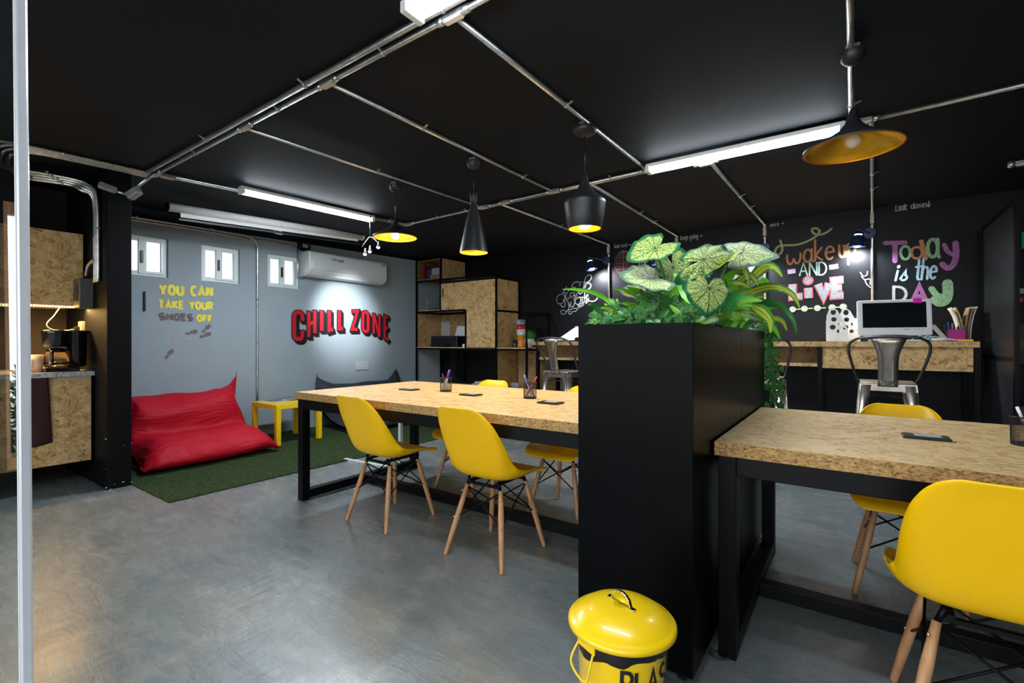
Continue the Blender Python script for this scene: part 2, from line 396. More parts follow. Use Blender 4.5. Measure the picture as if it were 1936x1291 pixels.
# ------------------------------------------------------------ tables
def table(name, label, x0, x1, y0, y1, stretch_y, ends):
    t = thing(name, label, 'table', ((x0 + x1) / 2, (y0 + y1) / 2, 0))
    ZT = .785; ZB = .735
    MB().box(x0, x1, y0, y1, ZB, ZT, mis=[0, 0, 1, 1, 1, 1]).build('tabletop', [OZ, OE], t, bevel=.002)
    a = .06; xi0, xi1, yi0, yi1 = x0 + .012, x1 - .012, y0 + .012, y1 - .012
    for x in (xi0, xi1 - a):
        for y in (yi0, yi1 - a): MB().box(x, x + a, y, y + a, 0, ZB).build('leg', STEEL, t, bevel=.003)
    for y in (yi0, yi1 - a): MB().box(xi0 + a, xi1 - a, y, y + a, ZB - .07, ZB - .001).build('apron_rail', STEEL, t, bevel=.003)
    for x in (xi0, xi1 - a):
        MB().box(x, x + a, yi0 + a, yi1 - a, ZB - .07, ZB - .001).build('end_rail', STEEL, t, bevel=.003)
        MB().box(x, x + a, yi0 + a, yi1 - a, .012, .072).build('floor_rail', STEEL, t, bevel=.003)
    MB().box(xi0 + a, xi1 - a, stretch_y - .03, stretch_y + .03, .012, .072).build('stretcher', STEEL, t, bevel=.003)
    return t
T1 = table('long_table', 'long strand board table on black steel frame left of the planter', -3.29, -.85, 1.91, 3.07, 2.49, 1)
T2 = table('long_table', 'strand board table on black steel frame right of the planter, cut by the frame', -.41, 2.03, 1.85, 2.97, 2.41, 1)
# white cable channel hung on the far left leg of the first table
cc = thing('cable_channel', 'white cable channel beside the far leg of the long table, running down to the floor', 'cable channel', (-3.32, 2.98, 0))
MB().box(-3.325, -3.295, 2.905, 2.935, .02, .72).build('riser', WPLAS, cc)
p = onz(652, 869, .0); q = onz(758, 886, 0)
mb = MB(); mb.bar((p.x, p.y, .008), (-3.31, 2.9, .008), .03, .014); mb.build('floor_channel', WPLAS, cc)

# ------------------------------------------------------------ yellow shell chairs
def shell_mesh():
    prof = [(.245, .405), (.235, .425), (.20, .437), (.12, .438), (.02, .430), (-.06, .424), (-.12, .430), (-.165, .452), (-.195, .49),
            (-.218, .54), (-.24, .60), (-.262, .66), (-.285, .72), (-.305, .77), (-.322, .805), (-.332, .822)]
    hw = [.150, .185, .205, .218, .222, .218, .212, .206, .203, .201, .198, .192, .180, .158, .128, .080]
    lift = [.0, .004, .012, .028, .048, .066, .082, .088, .085, .076, .062, .048, .034, .022, .012, .004]
    P = smooth_path([(0, a, b) for a, b in prof], 2); n = len(P)
    def lerp(arr, i):
        x = i / 2; k = min(int(x), len(arr) - 2); f = x - k; return arr[k] * (1 - f) + arr[k + 1] * f
    vs_ = []; m = 20
    for i, p in enumerate(P):
        a = P[min(i + 1, n - 1)] - P[max(i - 1, 0)]; a.normalize(); nr = Vector((0, a.z, -a.y)) * 1.0
        if nr.z < 0 and i < n // 2: nr = -nr
        nr = Vector((0, -a.z, a.y)) if (Vector((0, -a.z, a.y)).dot(Vector((0, .6, .8))) > 0) else Vector((0, a.z, -a.y))
        h = lerp(hw, i); l = lerp(lift, i)
        for j in range(m + 1):
            t = -1 + 2 * j / m
            vs_.append(p + Vector((math.sin(t * PI / 2 * .92) / math.sin(PI / 2 * .92) * h, 0, 0)) + nr * (l * abs(t) ** 3.0))
    fs = [(i * (m + 1) + j, i * (m + 1) + j + 1, (i + 1) * (m + 1) + j + 1, (i + 1) * (m + 1) + j) for i in range(n - 1) for j in range(m)]
    return vs_, fs
def make_chair(label, loc, rz, group):
    t = thing('shell_chair', label, 'chair', loc, rz, group)
    v, f = shell_mesh(); mb = MB().add(v, f, 0, True)
    mb.build('shell', YEL, t, world=False, solid=.007, sub=1)
    for sx in (-1, 1):
        for sy in (-1, 1):
            a = Vector((sx * .112, sy * .115 + .01, .375)); b = Vector((sx * .19, sy * .20, 0))
            pts = [a, a.lerp(b, .3), a.lerp(b, .7), b.lerp(a, .02), b]
            lg = MB().tube(pts, [.011, .0155, .0145, .0115, .0105], 14).build('leg', BEECH, t, world=False)
            sc1 = a.lerp(b, .09); sc2 = a.lerp(b, .46); o = Vector((sx * .013, sy * .013, 0))
            for q_ in (sc1, sc2): MB().sph(q_ + o, .005, (1, 1, 1), 8).build('screw', CHROME, lg, world=False)
    mb = MB()
    def P(sx, sy, k):
        a = Vector((sx * .112, sy * .115 + .01, .375)); b = Vector((sx * .19, sy * .20, 0)); return a.lerp(b, k)
    for (s1, s2) in (((-1, -1), (1, -1)), ((-1, 1), (1, 1)), ((-1, -1), (-1, 1)), ((1, -1), (1, 1))):
        mb.tube([P(*s1, .03), P(*s2, .46)], .0042, 7); mb.tube([P(*s2, .03), P(*s1, .46)], .0042, 7)
    mb.build('wire_brace', STEEL, t, world=False)
    mb = MB()
    for sx in (-1, 1): mb.bar((sx * .085, -.12, .40), (sx * .085, .13, .40), .02, .012)
    for sy in (-1, 1):
        mb.bar((-.11, sy * .115 + .01, .388), (.11, sy * .115 + .01, .388), .018, .012)
        for sx in (-1, 1): mb.cyl((sx * .112, sy * .115 + .01, .37), (sx * .095, sy * .11, .42), .009, n=8)
    mb.build('seat_bracket', STEEL, t, world=False)
    return t
G1 = 'yellow shell chairs around the long tables'
ch = make_chair('yellow shell chair on the near side of the left table, leftmost of its two', (-2.45, 2.08, 0), 0, G1)
dup(ch, (-1.595, 2.087, 0), 0, 'yellow shell chair on the near side of the left table, nearer the planter')
dup(ch, (-1.56, 2.835, 0), PI, 'yellow shell chair on the far side of the left table, half hidden behind the planter')
dup(ch, (-2.457, 2.885, 0), PI, 'yellow shell chair on the far side of the left table, between the two pen cups')
dup(ch, (.20, 2.87, 0), PI, 'yellow shell chair across the right table, in front of the metal stool')
dup(ch, (.305, 1.868, 0), 0, 'large yellow shell chair in the near right corner, seen from behind')

# ------------------------------------------------------------ planter box
px0, px1, py0, py1, pz0, pz1 = -.832, -.418, 1.595, 3.15, .055, 1.212
pl = thing('planter_box', 'tall black box planter full of leafy plants between the two tables', 'planter', ((px0 + px1) / 2, (py0 + py1) / 2, 0))
MB().box(px0, px1, py0, py0 + .012, pz0, pz1).build('front_panel', SATIN, pl, bevel=.0015)
MB().box(px0, px1, py1 - .012, py1, pz0, pz1).build('back_panel', SATIN, pl, bevel=.0015)
for xa in (px0, px1 - .012):
    MB().box(xa, xa + .012, py0 + .0135, 2.425, pz0, pz1).build('side_panel', SATIN, pl, bevel=.0015)
    MB().box(xa, xa + .012, 2.428, py1 - .0135, pz0, pz1).build('side_panel', SATIN, pl, bevel=.0015)
MB().box(px0 + .012, px1 - .012, py0 + .012, py1 - .012, pz0 + .002, 1.15).build('soil', plain('dark_soil', (.03, .02, .012), .95, var=.5, scale=60), pl)
for x in (px0 + .05, px1 - .05):
    for y in (py0 + .07, py1 - .07):
        c = MB().cyl((x - .012, y, .026), (x + .012, y, .026), .026, n=18).build('caster', BPLAS, pl)
        MB().box(x - .018, x + .018, y - .02, y + .02, .045, .056).build('bracket', GALVD, c)
# a loop of cable on the floor at the planter's foot
mb = MB(); pth = [onz(1343, 1232, .01), onz(1365, 1230, .012), onz(1385, 1236, .01), onz(1378, 1243, .008), onz(1355, 1243, .01), onz(1342, 1236, .01)]
mb.tube(smooth_path(pth), .0035, 6); mb.tube(smooth_path([onz(1385, 1236, .01), at(1387, 1222, 1.73), at(1383, 1205, 1.74)]), .003, 6)
tag(mb.build('cable_loop', plain('black_cable', (.02, .02, .02), .3)), 'thin black cable looped on the floor beside the planter foot', 'cable')

# ------------------------------------------------------------ yellow bin
bc = Vector((-.512, 1.235, 0))
bn = thing('litter_bin', 'small yellow metal bin with lid and black bag in front of the planter', 'bin', bc)
MB().lathe([(.0, .005), (.105, .005), (.108, .0), (.108, .01), (.118, .37), (.121, .375)], bc, 48).build('body', YPAINT, bn)
# bag folded over the rim, uneven lower edge
vs_ = []; n = 72
rows = [(.122, .392, 0), (.1235, .385, .1), (.1225, .37, .35), (.1215, .36, .7), (.1205, .350, 1)]
for r, z, k in rows:
    for i in range(n):
        a = 2 * PI * i / n; wv = noise.noise(Vector((math.cos(a) * 2.2, math.sin(a) * 2.2, 1.3))); w2 = noise.noise(Vector((math.cos(a) * 9, math.sin(a) * 9, z * 30)))
        zz = z + wv * .018 * k - .020 * max(0, math.cos(a - R(245))) ** 3 * k
        rr = r + .0035 * w2 + .002
        vs_.append(bc + Vector((rr * math.cos(a), rr * math.sin(a), zz)))
MB().add(vs_, [(i * n + k, i * n + (k + 1) % n, (i + 1) * n + (k + 1) % n, (i + 1) * n + k) for i in range(len(rows) - 1) for k in range(n)], 0, True).build('bin_bag', plain('black_bag_film', (.012, .010, .011), .22, bmp=.6, scale=70), bn)
lid = MB().lathe([(.1435, .382), (.1435, .392), (.139, .397), (.133, .399), (.128, .404), (.105, .419), (.07, .430), (.03, .435), (.0001, .436)], bc, 56).build('lid', YPAINT, bn, solid=.002)
hd = Vector((math.cos(R(-20)), math.sin(R(-20)), 0)); hp = []
for i in range(13):
    t = -1 + i / 6; hp.append(bc + hd * (t * .034) + Vector((0, 0, .437 + .030 * math.sqrt(max(0, 1 - t * t)))))
mb = MB()
for a, b in zip(hp, hp[1:]): mb.bar(a, b + (b - a) * .1, .009, .0035)
mb.bar(hp[0] - hd * .014, hp[0] + hd * .002, .012, .0035); mb.bar(hp[-1] - hd * .002, hp[-1] + hd * .014, .012, .0035)
mb.build('lid_handle', CHROME, lid, bevel=.0008)
# side bail handle
ca = (bc - Vector((0, 0, 0))).copy(); vdir = Vector((-.58, -.35, 0)).normalized(); sdir = Vector((-vdir.y, vdir.x, 0)).normalized() * -1
vdir = Vector((-.415, -.91, 0)); sdir = Vector((.91, -.415, 0))
pc = bc + vdir * .122 + Vector((0, 0, .042))
pts = [pc - sdir * .03 + Vector((0, 0, .315)), pc - sdir * .034 + vdir * .018 + Vector((0, 0, .285)), pc - sdir * .03 + vdir * .026 + Vector((0, 0, .265)), pc + vdir * .03 + Vector((0, 0, .252)), pc + sdir * .03 + vdir * .026 + Vector((0, 0, .250)), pc + sdir * .033 + vdir * .016 + Vector((0, 0, .280)), pc + sdir * .028 + Vector((0, 0, .312))]
MB().tube(smooth_path(pts, 5), .0032, 8).build('side_handle', YPAINT, bn)
MB().bar(pc - sdir * .034 + Vector((0, 0, .318)), pc + sdir * .034 + Vector((0, 0, .318)), .006, .022).build('handle_plate', YPAINT, bn, bevel=.002)

# ------------------------------------------------------------ lettering with strokes
def arc(cx, cy, rx, ry, a0, a1, n=12): return [(cx + rx * math.cos(R(a0 + (a1 - a0) * i / n)), cy + ry * math.sin(R(a0 + (a1 - a0) * i / n))) for i in range(n + 1)]
def ov(cx=.3): return arc(cx, .3, .28, .3, 0, 360, 18)
GL = {
 'A': (.8, [[(0, 0), (.4, 1), (.8, 0)], [(.16, .34), (.64, .34)]]), 'C': (.72, [arc(.38, .5, .36, .5, 48, 312, 18)]),
 'D': (.75, [[(0, 0), (0, 1)] + arc(.22, .5, .5, .5, 90, -90, 12) + [(0, 0)]]), 'E': (.6, [[(.6, 1), (0, 1), (0, 0), (.6, 0)], [(0, .5), (.5, .5)]]),
 'F': (.6, [[(.6, 1), (0, 1), (0, 0)], [(0, .5), (.5, .5)]]), 'H': (.7, [[(0, 0), (0, 1)], [(.7, 0), (.7, 1)], [(0, .5), (.7, .5)]]),
 'I': (.1, [[(.05, 0), (.05, 1)]]), 'K': (.7, [[(0, 0), (0, 1)], [(.68, 1), (0, .42)], [(.2, .58), (.7, 0)]]), 'L': (.58, [[(0, 1), (0, 0), (.58, 0)]]),
 'N': (.72, [[(0, 0), (0, 1)], [(.72, 0), (.72, 1)], [(.03, .97), (.69, .03)]]), 'O': (.76, [arc(.38, .5, .38, .5, 90, 450, 24)]),
 'P': (.66, [[(0, 0), (0, 1), (.34, 1)] + arc(.36, .74, .3, .26, 90, -90, 8) + [(0, .48)]]), 'R': (.7, [[(0, 0), (0, 1), (.34, 1)] + arc(.36, .76, .3, .24, 90, -90, 8) + [(0, .52)], [(.34, .5), (.7, 0)]]),
 'S': (.68, [arc(.34, .74, .32, .26, 35, 270, 12) + arc(.34, .25, .34, .25, 90, -145, 12)]), 'T': (.7, [[(0, 1), (.7, 1)], [(.35, 1), (.35, 0)]]),
 'U': (.72, [[(0, 1), (0, .3)] + arc(.36, .3, .36, .3, 180, 360, 12) + [(.72, 1)]]), 'V': (.76, [[(0, 1), (.38, 0), (.76, 1)]]), 'W': (1.0, [arc(.25, .35, .25, .35, 160, 340, 10) + arc(.75, .35, .25, .35, 200, 380, 10)]),
 'Y': (.76, [[(0, 1), (.38, .5), (.76, 1)], [(.38, .5), (.38, 0)]]), 'Z': (.66, [[(0, 1), (.66, 1), (0, 0), (.66, 0)]]),
 'a': (.6, [ov(), [(.58, .6), (.58, .08), (.66, 0)]]), 'd': (.6, [ov(), [(.58, 1.0), (.58, 0)]]), 'e': (.6, [[(.05, .32), (.56, .34)] + arc(.3, .3, .28, .3, 10, 310, 16)]),
 'g': (.6, [ov(), [(.58, .6), (.58, -.1)] + arc(.3, -.12, .28, .25, 0, -150, 10)]), 'h': (.55, [[(0, 1), (0, 0)], [(0, .3)] + arc(.26, .34, .26, .26, 150, 0, 8) + [(.52, 0)]]),
 'i': (.12, [[(.05, .6), (.05, 0)], arc(.05, .85, .04, .05, 0, 360, 6)]), 'k': (.5, [[(0, 1), (0, 0)], [(.45, .6), (.02, .25), (.5, 0)]]), 'l': (.1, [[(.05, 1), (.05, 0)]]),
 'm': (.85, [[(0, .6), (0, 0)], arc(.21, .38, .21, .22, 180, 0, 8) + [(.42, 0)], arc(.63, .38, .21, .22, 180, 0, 8) + [(.84, 0)]]), 'n': (.5, [[(0, .6), (0, 0)], arc(.25, .35, .25, .25, 180, 0, 8) + [(.5, 0)]]),
 'o': (.58, [ov()]), 'p': (.6, [[(.02, .62), (.02, -.4)], ov(.32)]), 'r': (.4, [[(0, .6), (0, 0)], arc(.22, .36, .22, .24, 180, 60, 6)]),
 's': (.45, [[(.1, .05)] + arc(.22, .16, .2, .16, -120, 70, 8) + [(.25, .62), (0, .1)]]), 't': (.42, [[(.2, .95), (.2, .15)] + arc(.36, .14, .16, .14, 180, 300, 6), [(-.02, .62), (.42, .64)]]),
 'u': (.55, [[(0, .6), (0, .25)] + arc(.26, .25, .26, .25, 180, 360, 8) + [(.52, .6), (.52, 0)]]), 'w': (.8, [[(0, .6), (.2, 0), (.4, .55), (.6, 0), (.8, .6)]]),
 'x': (.5, [[(0, .6), (.5, 0)], [(.5, .6), (0, 0)]]), 'y': (.55, [[(0, .6), (.28, .05)], [(.55, .6), (.1, -.4)]]), ' ': (.35, []),
 '>': (.9, [[(0, .35), (.8, .35)], [(.55, .55), (.85, .35), (.55, .15)]]), '!': (.5, [[(.25, 1), (.25, 0)], [(0, .3), (.25, 0), (.5, .3)]]),
 '3': (.55, [arc(.25, .74, .27, .26, 140, -90, 10) + arc(.25, .25, .3, .27, 90, -140, 10)]), '8': (.6, [arc(.3, .75, .24, .25, 0, 360, 14), arc(.3, .26, .3, .26, 0, 360, 14)]),
}
def layout(text, gap=.22):
    x = 0; out = []
    for c in text:
        wd, pls = GL[c]; out.append((x, wd, pls)); x += wd + gap
    return out, x - gap
RIB = [0]
def ribbon(mb, pl_, wd, to3, mi=0, disc=True):
    P = [Vector((p[0], p[1])) for p in pl_]
    Q = [P[0]]
    for p in P[1:]:
        if (p - Q[-1]).length > 1e-5: Q.append(p)
    P = Q
    if len(P) < 2: return
    closed = (P[0] - P[-1]).length < 1e-4
    if closed: P = P[:-1]
    n = len(P); A = []; B = []
    for i in range(n):
        d0 = (P[i] - P[i - 1]).normalized() if (i or closed) else None
        d1 = (P[(i + 1) % n] - P[i]).normalized() if (i < n - 1 or closed) else None
        if d0 is None: d0 = d1
        if d1 is None: d1 = d0
        t = (d0 + d1);
        if t.length < .2: t = d1
        t.normalize(); nr = Vector((-t.y, t.x)); n0 = Vector((-d0.y, d0.x)); k = 1 / max(.45, nr.dot(n0))
        A.append(P[i] + nr * wd / 2 * k); B.append(P[i] - nr * wd / 2 * k)
    a3, b3 = to3(A[0]), to3(B[0]); c3 = to3(A[1])
    RIB[0] = (RIB[0] + 1) % 7; nd = (b3 - a3).cross(c3 - a3)
    nd = nd.normalized() if nd.length > 1e-12 else Vector((0, 0, 0))
    if (nd.dot(Vector((0, 0, EYE)) - a3)) < 0: nd = -nd
    st = .00005; base = RIB[0] * .00022
    if closed:   # an own copy of the first point, so that depth can grow along the whole loop
        A.append(A[0]); B.append(B[0]); n += 1
    vs_ = [to3(p) + nd * (base + st * i) for i, p in enumerate(A)] + [to3(p) + nd * (base + st * i) for i, p in enumerate(B)]
    fs = [(i, i + 1, n + i + 1, n + i) for i in range(n - 1)]
    mb.add(vs_, fs, mi)
    if disc and not closed:
        for c in (P[0], P[-1]):
            mb.add([to3(c + Vector((math.cos(a * PI / 4), math.sin(a * PI / 4))) * wd / 2) + nd * (base - .0001) for a in range(8)], [tuple(range(8))], mi)
def wallL(p, off=.004): return Vector((XL + off, p[0], p[1]))
def wallB(p, off=.004): return Vector((p[0], YB - off, p[1]))
def pxB(u, v): q = ony(u, v, YB); return (q.x, q.z)
def pxL(u, v): q = onx(u, v, XL); return (q.y, q.z)
def write(text, c0, c1, height, wd, to3=wallB, gap=.22, mb=None, disc=True, slant=0):
    """text from baseline-left point c0 to baseline-right point c1 (wall coordinates)"""
    mb = mb or MB(); lay, tot = layout(text, gap); c0 = Vector(c0); c1 = Vector(c1); d = (c1 - c0)
    up = Vector((0, 1))
    for x, _, pls in lay:
        for pl_ in pls:
            ribbon(mb, [c0 + d * ((x + px + slant * py) / tot) + up * (py * height) for px, py in pl_], wd, to3, disc=disc)
    return mb
def lettering(mb, m, label, name='chalk_lettering', parent=None):
    o = mb.build(name, m, parent, fix=False)
    if parent is None: tag(o, label, 'lettering')
    return o
# yellow vinyl lines on the grey wall
YV = plain('yellow_vinyl', (.85, .72, .06), .45, var=.12, scale=9)
lt = thing('wall_lettering', 'yellow and grey wall words YOU CAN TAKE YOUR SHOES OFF above the red bean bag', 'lettering', (XL, 1.9, 1.36))
for txt, a, b, hh, wdt, m, nm in [('YOU CAN', (299, 559), (403, 562), .125, .031, YV, 'top_line'), ('TAKE YOUR', (298, 584), (403, 587), .100, .025, YV, 'middle_line'),
                       ('OFF', (371, 609), (402, 610), .088, .025, YV, 'last_word')]:
    A = Vector(pxL(*a)); B = Vector(pxL(*b)); k = wdt / 2
    mb = write(txt, A + Vector((k, k)), B + Vector((-k, k)), hh - wdt, wdt, wallL, gap=.42, disc=False)
    mb.build(nm, m, lt, fix=False)
VG = plain('patterned_grey_vinyl', (.15, .125, .125), .6, var=.7, scale=60)
A = Vector(pxL(299, 606)); B = Vector(pxL(366, 608)); k = .014
write('SHOES', A + Vector((k, k)), B + Vector((-k, k)), .088 - .028, .025, wallL, gap=.42, disc=False).build('shoes_word', VG, lt, fix=False)
def r3(x, y): return (240 + x / 3.398, 400 + y / 3.398)
for (a, b, lite) in [((517, 743), (490, 769), 0), ((515, 789), (477, 803), 0), ((428, 773), (388, 783), 0), ((383, 826), (346, 838), 1), ((289, 824), (263, 853), 1), ((278, 905), (253, 935), 0)]:
    p = Vector(pxL(*r3(*a))); q = Vector(pxL(*r3(*b))); d = (q - p).normalized(); nr = Vector((-d.y, d.x)); mb = MB()
    for c, la, lb in ((p, .042, .022), (q, .020, .016)):
        mb.add([wallL(c + d * math.cos(t * PI / 8) * la + nr * math.sin(t * PI / 8) * lb * (1 - .18 * math.cos(t * PI / 8))) for t in range(16)], [tuple(range(16))])
    mb.build('footprint', plain('light_grey_vinyl', (.36, .33, .34), .6, var=.6, scale=80) if lite else VG, lt, fix=False)
# CHILL ZONE: red letters with black block shadow
cz = thing('chill_zone_lettering', 'arched red block letters CHILL ZONE with black shadow on the grey wall', 'lettering', (XL, 3.36, 1.1))
CR = plain('red_sign_paint', (.52, .006, .022), .5); CB = plain('black_sign_paint', (.008, .007, .009), .5)
L9 = [('C', 551, 575, 586, 645, 586, 645), ('H', 579, 598, 584, 641, 583, 634), ('I', 603, 612, 583, 631, 583, 628), ('L', 618, 632, 583, 628, 583, 626), ('L', 637, 651, 583, 625, 583, 625),
      ('Z', 662, 678, 585, 626, 585, 626), ('O', 682, 698, 586, 629, 587, 631), ('N', 703, 719, 589, 634, 592, 640), ('E', 724, 736, 594, 641, 597, 647)]
for ch_, u0, u1, t0, b0, t1, b1 in L9:
    P00 = Vector(pxL(u0, b0)); P10 = Vector(pxL(u1, b1)); P01 = Vector(pxL(u0, t0)); P11 = Vector(pxL(u1, t1)); wd = {'C': .050, 'H': .046, 'I': .052, 'L': .050, 'Z': .042, 'O': .046, 'N': .038, 'E': .042}[ch_]; k = wd / 2 + .006
    W_, pls = GL[ch_]
    if ch_ == 'C': pls = [[(.72, .68), (.72, .82)] + arc(.5, .82, .22, .18, 0, 90, 5) + arc(.22, .82, .22, .18, 90, 180, 5) + arc(.22, .18, .22, .18, 180, 270, 5) + arc(.5, .18, .22, .18, 270, 360, 5) + [(.72, .32)]]
    if ch_ == 'O': pls = [arc(.5, .80, .26, .2, 0, 90, 5) + arc(.26, .80, .26, .2, 90, 180, 5) + arc(.26, .2, .26, .2, 180, 270, 5) + arc(.5, .2, .26, .2, 270, 360, 5) + [(.76, .8)]]
    def mp(p):
        x, y = p[0] / max(W_, .101), p[1]
        lo = P00.lerp(P10, x); hi = P01.lerp(P11, x); q = lo.lerp(hi, y)
        cx = (x - .5) * -2 * k if ch_ != 'I' else 0; cy = (y - .5) * -2 * k
        return q + Vector((cx, cy))
    lt_ = MB(); sh = MB()
    for pl_ in pls:
        q = [mp(p) for p in pl_]
        ribbon(lt_, q, wd, lambda p: wallL(p, .010), disc=False)
        qs = []
        def ext(q):  # lengthen open ends so the outline shows all round
            q = list(q)
            if (q[0] - q[-1]).length > 1e-3:
                q[0] = q[0] + (q[0] - q[1]).normalized() * .012; q[-1] = q[-1] + (q[-1] - q[-2]).normalized() * .012
            return q
        for s_ in range(6): ribbon(sh, [p + Vector((.008, -.008)) * s_ for p in ext(q)], wd + .024, lambda p, s_=s_: wallL(p, .008 - s_ * .0009), disc=False)
    lo_ = lt_.build('letter', CR, cz, fix=False); sh.build('letter_shadow', CB, lo_, fix=False)

# ------------------------------------------------------------ chalk drawings on the black wall
ORG = chalk('orange_chalk', (.55, .25, .11)); MINT = chalk('mint_chalk', (.50, .72, .62)); WHT = chalk('white_chalk', (.50, .52, .55)); PNK = chalk('pink_chalk', (.62, .14, .18))
PUR = chalk('purple_chalk', (.40, .15, .38)); GRN = chalk('green_chalk', (.30, .52, .30)); BLU = chalk('blue_chalk', (.42, .62, .75)); OLV = chalk('olive_chalk', (.40, .42, .20)); LIL = chalk('lilac_chalk', (.55, .42, .60))
def r6(x, y): return pxB(1400 + x / 2.935, 360 + y / 2.935)
def wline(text, a, b, h, wd, m, label, gap=.22, disc=True, slant=0): return lettering(write(text, r6(*a), r6(*b), h, wd, wallB, gap, disc=disc, slant=slant), m, label)
wline('Wake', (258, 412), (520, 378), .225, .020, ORG, 'orange chalk word "Wake" on the black wall')
wline('up', (548, 372), (636, 362), .21, .022, ORG, 'orange chalk word "up" beside the navy wall lamp')
wline('AND', (328, 472), (478, 468), .135, .015, MINT, 'mint chalk word AND on the black wall')
mb = MB()
for a, b, h in [((262, 452), (306, 446), .05), ((492, 428), (542, 420), .05)]:
    ribbon(mb, [Vector(r6(*a)), Vector(r6(*b))], h, wallB, disc=False)
lettering(mb, LIL, 'lilac chalk dashes on both sides of the word AND')
# LiVE: pale filled letters edged in pink
for m, wdx, off, nm in ((PNK, .085, .004, 'pink'), (chalk('grey_chalk', (.34, .35, .39)), .060, .006, 'grey')):
    mb = MB()
    for c, xa, xb, ya, yb in [('L', 290, 345, 592, 520), ('V', 430, 492, 590, 520), ('E', 520, 572, 585, 500)]:
        Wc, pls = GL[c]; A = Vector(r6(xa, ya)); B = Vector(r6(xb, ya - 4)); C2 = Vector(r6(xa, yb)); up = Vector((0, C2.y - A.y))
        for pl_ in pls: ribbon(mb, [A + (B - A) * (x / Wc) + up * y for x, y in pl_], wdx, lambda p: wallB(p, off), disc=False)
    ribbon(mb, [Vector(r6(378, 598)), Vector(r6(376, 540))], wdx, lambda p: wallB(p, off), disc=False)
    c = Vector(r6(375, 500)); mb.add([wallB(c + Vector((math.cos(t * PI / 6), math.sin(t * PI / 6))) * wdx * .62, off) for t in range(12)], [tuple(range(12))])
    if nm == 'pink': lv = thing('chalk_lettering', 'pink edged grey chalk letters LIVE on the black wall', 'lettering', (-.3, YB, 1.5)); mb.build('outline', m, lv, fix=False)
    else: mb.build('fill', m, lv, fix=False)
mb = MB()
for i, (x, y) in enumerate([(289, 660), (355, 656), (427, 653), (508, 649), (570, 645)]):
    c = Vector(r6(x, y)); mb.add([wallB(c + Vector((math.cos(t * PI / 5), math.sin(t * PI / 5))) * .033) for t in range(10)], [tuple(range(10))])
    if i < 4: ribbon(mb, [Vector(r6(x + 22, y - 1)), Vector(r6(x + 44, y - 2))], .012, wallB)
lettering(mb, chalk('pale_green_chalk', (.52, .62, .46)), 'row of pale green chalk dots and dashes under LIVE', 'chalk_doodle')
mb = MB(); ribbon(mb, smooth_path([Vector((*r6(x, y), 0)) for x, y in [(222, 278), (232, 330), (212, 358), (192, 345), (205, 315), (240, 305), (320, 300), (400, 268), (438, 232), (425, 212), (400, 214), (402, 235), (430, 246), (470, 238), (505, 213)]], 5), .022, lambda p: wallB(p))
lettering(mb, OLV, 'olive chalk curl above the words Wake up', 'chalk_doodle')
# Today is the DAY
def glyph(mb, c, xa, xb, ybase, ytop, wd, off=.004, yb2=None):
    Wc, pls = GL[c]; A = Vector(r6(xa, ybase)); B = Vector(r6(xb, yb2 if yb2 else ybase)); up = Vector((0, Vector(r6(xa, ytop)).y - A.y))
    for pl_ in pls: ribbon(mb, [A + (B - A) * (x / Wc) + up * y for x, y in pl_], wd, lambda p: wallB(p, off))
td = thing('chalk_lettering', 'many coloured chalk word "Today" on the black wall', 'lettering', (.6, YB, 2.0))
for c, xa, xb, yb_, yt, wd, m in [('T', 803, 912, 392, 292, .042, LIL), ('o', 886, 942, 382, 262, .024, GRN), ('o', 946, 1008, 378, 272, .022, ORG), ('a', 1036, 1096, 370, 205, .028, GRN)]:
    mb = MB(); glyph(mb, c, xa, xb, yb_, yt, wd); mb.build('letter', m if c != 'T' else PUR, td, fix=False)
mb = MB(); ribbon(mb, [Vector(r6(1003, 282)), Vector(r6(1028, 378))], .035, wallB); mb.build('letter_stem', ORG, td, fix=False)
mb = MB(); ribbon(mb, smooth_path([Vector((*r6(x, y), 0)) for x, y in [(1130, 302), (1152, 342), (1192, 360)]]), .036, wallB); ribbon(mb, smooth_path([Vector((*r6(x, y), 0)) for x, y in [(1192, 292), (1196, 360), (1180, 412), (1150, 432), (1118, 408)]]), .046, wallB); mb.build('letter', PUR, td, fix=False)
mb = write('is', r6(856, 500), r6(922, 498), .16, .020, wallB, slant=.25); write('the', r6(968, 496), r6(1085, 488), .20, .020, wallB, .18, mb, slant=.2)
lettering(mb, BLU, 'pale blue chalk words "is the" on the black wall')
dy = thing('chalk_lettering', 'large chalk word DAY behind the white computer', 'lettering', (.6, YB, 1.5))
mb = MB(); glyph(mb, 'D', 850, 922, 615, 535, .024); mb.build('letter', WHT, dy, fix=False)
mb = MB(); glyph(mb, 'A', 955, 1030, 615, 530, .040); mb.build('letter', PUR, dy, fix=False)
mb = MB(); ribbon(mb, smooth_path([Vector((*r6(x, y), 0)) for x, y in [(1060, 545), (1088, 580), (1130, 592)]]), .05, wallB); ribbon(mb, smooth_path([Vector((*r6(x, y), 0)) for x, y in [(1148, 515), (1150, 575), (1135, 612), (1105, 622), (1080, 606)]]), .078, wallB); mb.build('letter', GRN, dy, fix=False)
FNT = chalk('faint_chalk', (.42, .42, .44))
wline('Look', (862, 114), (922, 108), .075, .008, WHT, 'small chalk word "Look" high on the black wall')
wline('down!', (946, 102), (1052, 90), .06, .008, WHT, 'small chalk word "down" with an arrow high on the black wall')
wline('more >', (165, 203), (240, 190), .045, .007, FNT, 'small chalk word "more" with an arrow beside the conduit')
lettering(write('keep going >', pxB(1287, 454), pxB(1328, 449), .06, .007), FNT, 'small chalk words "keep going" with an arrow near the ceiling')
